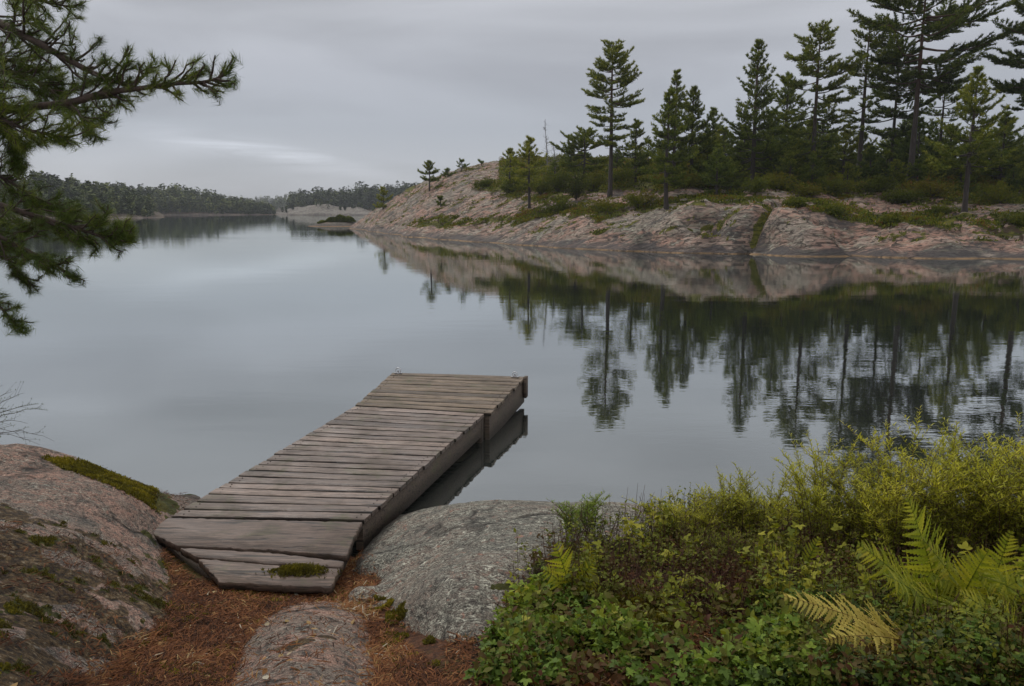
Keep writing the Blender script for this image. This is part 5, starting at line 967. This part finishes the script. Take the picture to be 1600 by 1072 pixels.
fern((1610, 985), [(1455, 905, 0.2, 0.2), (1470, 955, 0.3, 0.25), (1510, 870, 0.1, 0.2), (1600, 850, 0.1, 0.2), (1560, 925, 0.3, 0.2), (1640, 900, 0.2, 0.2)], 8, 'spreading fern whose fronds sweep left from the right edge', v=0.22, width=0.22)
fern((1400, 1060), [(1330, 990, 0.1, 0.2), (1420, 970, 0.1, 0.2), (1470, 1010, 0.15, 0.25)], 9, 'short green fern directly below the straw-yellow frond', v=0.5, width=0.26)
fern((1530, 1000), [(1440, 840, 0.1, 0.12), (1400, 930, 0.3, 0.2), (1580, 830, 0.1, 0.15), (1620, 920, 0.2, 0.2)], 10, 'feathery fern between the largest fern and the right edge', v=0.4, width=0.17)
fern((1330, 1040), [(1240, 985, 0.1, 0.15), (1290, 960, 0.1, 0.15), (1380, 985, 0.1, 0.2)], 11, 'low green fern left of the straw-yellow frond', v=0.2, width=0.20)
fern((1250, 900), [(1200, 850, 0.05, 0.15), (1280, 840, 0.05, 0.15), (1300, 880, 0.1, 0.2)], 12, 'yellow-green fern in front of the upright middle shrub', v=0.45, width=0.2)
fern((1500, 1095), [(1380, 1040, 0.1, 0.2), (1480, 1020, 0.1, 0.2), (1590, 1050, 0.1, 0.2)], 13, 'dark fern cut by the bottom edge near the right corner', v=0.15, width=0.2)
fern((1590, 1060), [(1475, 975, 0.15, 0.15), (1500, 925, 0.1, 0.15), (1560, 940, 0.15, 0.2), (1640, 960, 0.2, 0.2), (1420, 1010, 0.2, 0.2)], 14, 'golden-green fern filling the lower right corner', v=0.5, width=0.19)
fern((895, 930), [(868, 850, 0.05, 0.12), (925, 880, 0.10, 0.2), (850, 890, 0.1, 0.2), (935, 905, 0.12, 0.2)], 4, 'small yellow-green fern at the edge of the grey rock', v=0.5, width=0.30, n=12)
fern((1560, 1080), [(1500, 985, 0.1, 0.2), (1570, 1000, 0.1, 0.2), (1430, 1030, 0.2, 0.3)], 5, 'fern at the very bottom right below the largest fern', v=0.45, width=0.25, n=18)
fern((1330, 960), [(1300, 905, 0.05, 0.2), (1365, 900, 0.05, 0.2), (1280, 925, 0.1, 0.2)], 6, 'low fern left of the largest fern above the yellow frond', v=0.4, width=0.28, n=14)
fern((1160, 960), [(1120, 935, 0.1, 0.2), (1185, 925, 0.06, 0.2), (1150, 915, 0.05, 0.2)], 7, 'small dull fern in the middle of the bank', v=0.25, width=0.3, n=12)
# grass tuft behind the rock
def tuft(px, py, h, seed, label):
    r = np.random.default_rng(seed); b = pz(px, py, 0.25); b[2] = near_z(b[:1], b[1:2])[0]; root_mb = MB()
    for k in range(46):
        az = r.uniform(0, 6.28); w = np.linspace(0, 1, 6); L = h * r.uniform(0.6, 1.1); P = r.normal(0, 0.02, 3) * [1, 1, 0] + np.stack([math.cos(az) * 0.35 * L * w ** 2, math.sin(az) * 0.35 * L * w ** 2, L * w * (1 - 0.15 * w)], 1); root_mb.tube(P, 0.0018 * (1 - w * 0.85), 3, a=r.uniform(0.2, 0.7))
    o = root_mb.build('grass_tuft', M['green']); o.location = tuple(b); return tag(o, label, 'grass')
tuft(1012, 812, 0.13, 3, 'thin grass tuft on the far edge of the grey rock')

# ------------------------------------------------------------------ near pine with branches reaching in from the left
TY = 4.2
tb = pd(-330, 620, TY); z0 = near_z(tb[:1], tb[1:2])[0]; tree = empty('pine_tree', (tb[0], tb[1], z0)); tag(tree, 'near pine outside the left edge whose needle-covered branches hang into view', 'tree')
O = np.array([tb[0], tb[1], z0]); mb = MB(); t = np.linspace(0, 1, 18); ax = np.stack([0.12 * np.sin(t * 3), 0.1 * np.sin(t * 4), 7.5 * t], 1); mb.tube(ax, 0.15 * (1 - t) ** 0.8 + 0.02, 14, wob=0.2); mb.build('trunk', M['bark_near'], tree, True)
r = np.random.default_rng(31)
def catmull(P, n=8):
    P = np.vstack([2 * P[0] - P[1], P, 2 * P[-1] - P[-2]]); o = []
    for i in range(1, len(P) - 2):
        for k in range(n):
            t_ = k / n; o.append(0.5 * ((2 * P[i]) + (-P[i - 1] + P[i + 1]) * t_ + (2 * P[i - 1] - 5 * P[i] + 4 * P[i + 1] - P[i + 2]) * t_ ** 2 + (-P[i - 1] + 3 * P[i] - 3 * P[i + 1] + P[i + 2]) * t_ ** 3))
    o.append(P[-2]); return np.array(o)
class Branch:
    def __init__(s): s.w = MB(); s.P = []; s.D = []; s.n = []; s.L = []; s.v = []
    def twig(s, a_, d_, L, depth=0, lift=0.35, rad=0.004, leafy=1.0):
        k = 6; w = np.linspace(0, 1, k); d_ = norm(d_); P = a_ + d_ * (L * w)[:, None] + np.array([0, 0, 1.0]) * (lift * L * w ** 2)[:, None] + r.normal(0, 0.008 * L / 0.2, (k, 3)) * w[:, None]; s.w.tube(P, rad * (1 - 0.6 * w) + 0.0006, 4)
        end = norm(P[-1] - P[-2]); s.shoot(P[-1] - end * 0.02, end, 1.0)
        if depth < 2:
            m_ = max(1, int(L / 0.075))
            for j in range(m_):
                f = r.uniform(0.3, 0.95); p = np.array([np.interp(f, w, P[:, c]) for c in range(3)]); dd = norm(end + r.normal(0, 0.75, 3) * np.array([1, 1, 0.7])); s.twig(p, dd, L * r.uniform(0.28, 0.5), depth + 1, lift, rad * 0.6, leafy)
        elif r.random() < 0.5: s.shoot(P[3], norm(P[4] - P[2]), 0.55)
    def shoot(s, p, d, q): s.P.append(p); s.D.append(d); s.n.append(q)
    def build(s, thick=0.0):
        s.w.build('branch', M['bark_near'], tree, True); br = [o for o in bpy.data.objects if o.parent == tree][-1]
        P = np.array(s.P); D = norm(np.array(s.D)); m_ = 46; k = len(P); Pn = np.repeat(P, m_, 0); Dn = np.repeat(D, m_, 0); t_ = r.random(len(Pn)); _, Y, Z = frames(Dn); ph = r.uniform(0, 6.28, len(Pn))[:, None]; an = (1.15 - 0.80 * t_ + r.normal(0, 0.15, len(Pn)))[:, None]
        Dd = Dn * np.cos(an) + (Y * np.cos(ph) + Z * np.sin(ph)) * np.sin(an); q = np.repeat(np.array(s.n), m_); Pn = Pn - Dn * ((1 - t_) * 0.065 - 0.01)[:, None]; X, Y, Z = frames(Dd, roll=r.uniform(0, 6.28, len(Pn))); ln = r.uniform(0.040, 0.060, len(Pn)) * (0.7 + 0.3 * q)
        shade = np.repeat(np.clip(0.55 + r.normal(0, 0.14, k), 0, 1), m_); mb = MB(); mb.inst(NEED_V, NEED_F, Pn, X, Y, Z, np.stack([ln, np.full(len(ln), 0.0018), ln], 1), np.clip(shade + r.normal(0, 0.14, len(Pn)) - 0.25 * (r.random(len(Pn)) < 0.08), 0, 1))
        nd = mb.build('needles', M['needle_near'], br); return br
def wp(px, py, y): return pd(px, py, y) - O
def limb(pl, rad0, rad1, tw, twl, seed_, lo=0.1, start=None, both=True, lift=0.16, dn_tw=0.5, flat=0.35):
    """pl: (px, py, y) along the limb. tw: number of side twigs"""
    P = catmull(np.array([wp(*q) for q in pl])); s = Branch()
    if start is not None: P = np.vstack([catmull(np.array([start, P[0]]), 4)[:-1], P])
    n = len(P); w = np.linspace(0, 1, n); s.w.tube(P, rad0 * (1 - w) + rad1 * w, 8, wob=0.15)
    for j in range(tw):
        f = lo + (1 - lo) * (j + r.random()) / tw; p = np.array([np.interp(f, w, P[:, c]) for c in range(3)]); i_ = min(n - 2, int(f * (n - 1))); t_ = norm(P[i_ + 1] - P[i_]); sgn = 1 if j % 2 else -1
        up = r.uniform(0.15, 1.0) if r.random() > dn_tw else -r.uniform(0.1, 0.9); d_ = norm(t_ * r.uniform(0.6, 1.1) + np.array([0, sgn * r.uniform(0.1, 0.9), 0]) * 0.8 + np.array([0, 0, up])); s.twig(p, d_, twl * r.uniform(0.5, 1.15) * (1.15 - 0.78 * f), 0, lift if up > 0 else lift * 0.7, rad0 * 0.28)
    s.shoot(P[-1], norm(P[-1] - P[-2]), 1); return s.build()
def trunk_at(z): return np.array([0.02, 0, z - O[2]])
limb([(-120, -20, 4.2), (0, 36, 4.15), (75, 76, 4.1), (150, 116, 4.05), (205, 134, 4.0)], 0.026, 0.010, 30, 0.32, 1, lo=0.22, start=trunk_at(3.2), dn_tw=0.35)
limb([(-120, 190, 4.0), (30, 170, 4.0), (110, 160, 4.0), (165, 145, 4.0), (220, 138, 3.95), (270, 131, 3.9), (318, 128, 3.88), (354, 117, 3.86)], 0.024, 0.005, 40, 0.28, 2, lo=0.28, start=trunk_at(2.9), dn_tw=0.55)
limb([(-100, 110, 4.4), (0, 110, 4.4), (60, 130, 4.4), (120, 175, 4.4), (145, 200, 4.4)], 0.018, 0.005, 46, 0.30, 3, lo=0.2, start=trunk_at(3.0), dn_tw=0.5)
limb([(-100, 170, 3.8), (-20, 180, 3.8), (50, 205, 3.8), (110, 215, 3.8)], 0.016, 0.005, 44, 0.26, 4, lo=0.15, start=trunk_at(2.8), dn_tw=0.6)
limb([(-100, 290, 3.9), (0, 320, 3.9), (80, 345, 3.9), (130, 360, 3.9), (170, 372, 3.9), (198, 370, 3.9)], 0.018, 0.004, 44, 0.24, 5, lo=0.22, start=trunk_at(2.5), dn_tw=0.5)
limb([(-90, 330, 3.7), (0, 370, 3.7), (60, 400, 3.7), (105, 425, 3.7)], 0.015, 0.004, 30, 0.22, 6, lo=0.25, start=trunk_at(2.4), dn_tw=0.5)
limb([(-90, 230, 4.3), (-10, 270, 4.3), (60, 310, 4.3), (110, 330, 4.3)], 0.015, 0.004, 44, 0.26, 7, lo=0.2, start=trunk_at(2.6), dn_tw=0.5)
limb([(-90, 400, 3.9), (-30, 450, 3.9), (10, 490, 3.9), (30, 515, 3.9)], 0.012, 0.004, 16, 0.18, 8, lo=0.35, start=trunk_at(2.2), dn_tw=0.5)
limb([(-110, -60, 4.4), (0, -20, 4.4), (60, 0, 4.4), (115, 12, 4.4)], 0.016, 0.004, 24, 0.24, 9, lo=0.25, start=trunk_at(3.6), dn_tw=0.55)
limb([(-90, 60, 3.9), (-30, 130, 3.9), (10, 200, 3.9), (25, 250, 3.9)], 0.014, 0.005, 46, 0.24, 10, lo=0.2, start=trunk_at(2.9), dn_tw=0.5)
limb([(-90, 240, 4.0), (-30, 330, 4.0), (10, 400, 4.0), (45, 440, 4.0)], 0.014, 0.004, 40, 0.22, 11, lo=0.2, start=trunk_at(2.5), dn_tw=0.5)
limb([(-60, 80, 4.5), (20, 95, 4.5), (75, 120, 4.5), (100, 165, 4.5)], 0.012, 0.004, 34, 0.24, 12, lo=0.1, start=trunk_at(3.0), dn_tw=0.5)
# thin bare bush at the left edge
def bare_bush():
    r = np.random.default_rng(8); b = pz(-50, 710, 0.55); b[2] = near_z(b[:1], b[1:2])[0]; root = empty('twiggy_bush', tuple(b)); br = MB(); P_, D_ = [], []
    for (px, py) in ((20, 612), (60, 632), (38, 615), (72, 640), (45, 660), (5, 600), (30, 680), (85, 690), (60, 695), (10, 640), (-10, 590)):
        tip = pd(px, py, b[1] + r.uniform(-0.2, 0.2)) - b; w = np.linspace(0, 1, 9); P = tip * w[:, None] + np.array([0, 0, 1.0]) * (0.10 * np.sin(w * 3.14))[:, None] + r.normal(0, 0.006, (9, 3)); br.tube(P, 0.0035 * (1 - w) + 0.0009, 4)
        for k in range(9):
            f = r.uniform(0.3, 0.95); p = np.array([np.interp(f, w, P[:, c]) for c in range(3)]); d_ = norm(norm(tip) + r.normal(0, 0.5, 3)); e_ = p + d_ * r.uniform(0.05, 0.13); br.sticks(p[None], e_[None], 0.0013, 0.0006); P_.append(e_); D_.append(d_)
        if py in (632, 640): 
            for f in np.linspace(0.45, 1, 20): P_.append(np.array([np.interp(f, w, P[:, c]) for c in range(3)])); D_.append(norm(tip))
    br.build('twigs', M['twig'], root); P2, D2 = spray(np.array(P_), np.array(D_), 8, (0.3, 1.3), r); X, Y, Z = frames(D2); mb = MB(); mb.inst(NEED_V, NEED_F, P2, X, Y, Z, np.stack([np.full(len(P2), 0.016), np.full(len(P2), 0.003), np.full(len(P2), 0.016)], 1), 0.4); mb.build('foliage', M['needle_near'], root)
    tag(root, 'thin twiggy bush at the left edge on top of the pink granite', 'bush')
bare_bush()

# ------------------------------------------------------------------ haze
HAZE = 0.00028
if HAZE:
    mm = bpy.data.materials.new('haze'); mm.use_nodes = True; t_ = mm.node_tree; t_.nodes.clear(); o_ = t_.nodes.new('ShaderNodeOutputMaterial'); pv = t_.nodes.new('ShaderNodeVolumePrincipled'); pv.inputs['Color'].default_value = (0.80, 0.84, 0.90, 1); pv.inputs['Density'].default_value = HAZE; pv.inputs['Anisotropy'].default_value = 0.2; t_.links.new(pv.outputs[0], o_.inputs['Volume'])
    mb = MB(); mb.box((-900, -25, -7.5), (900, 1050, 32)); o = mb.build('haze', mm); tag(o, 'thin grey haze lying over the inlet', 'haze', kind='stuff')
print('TOTAL FACES', sum(len(o.data.polygons) for o in bpy.data.objects if o.type == 'MESH'))
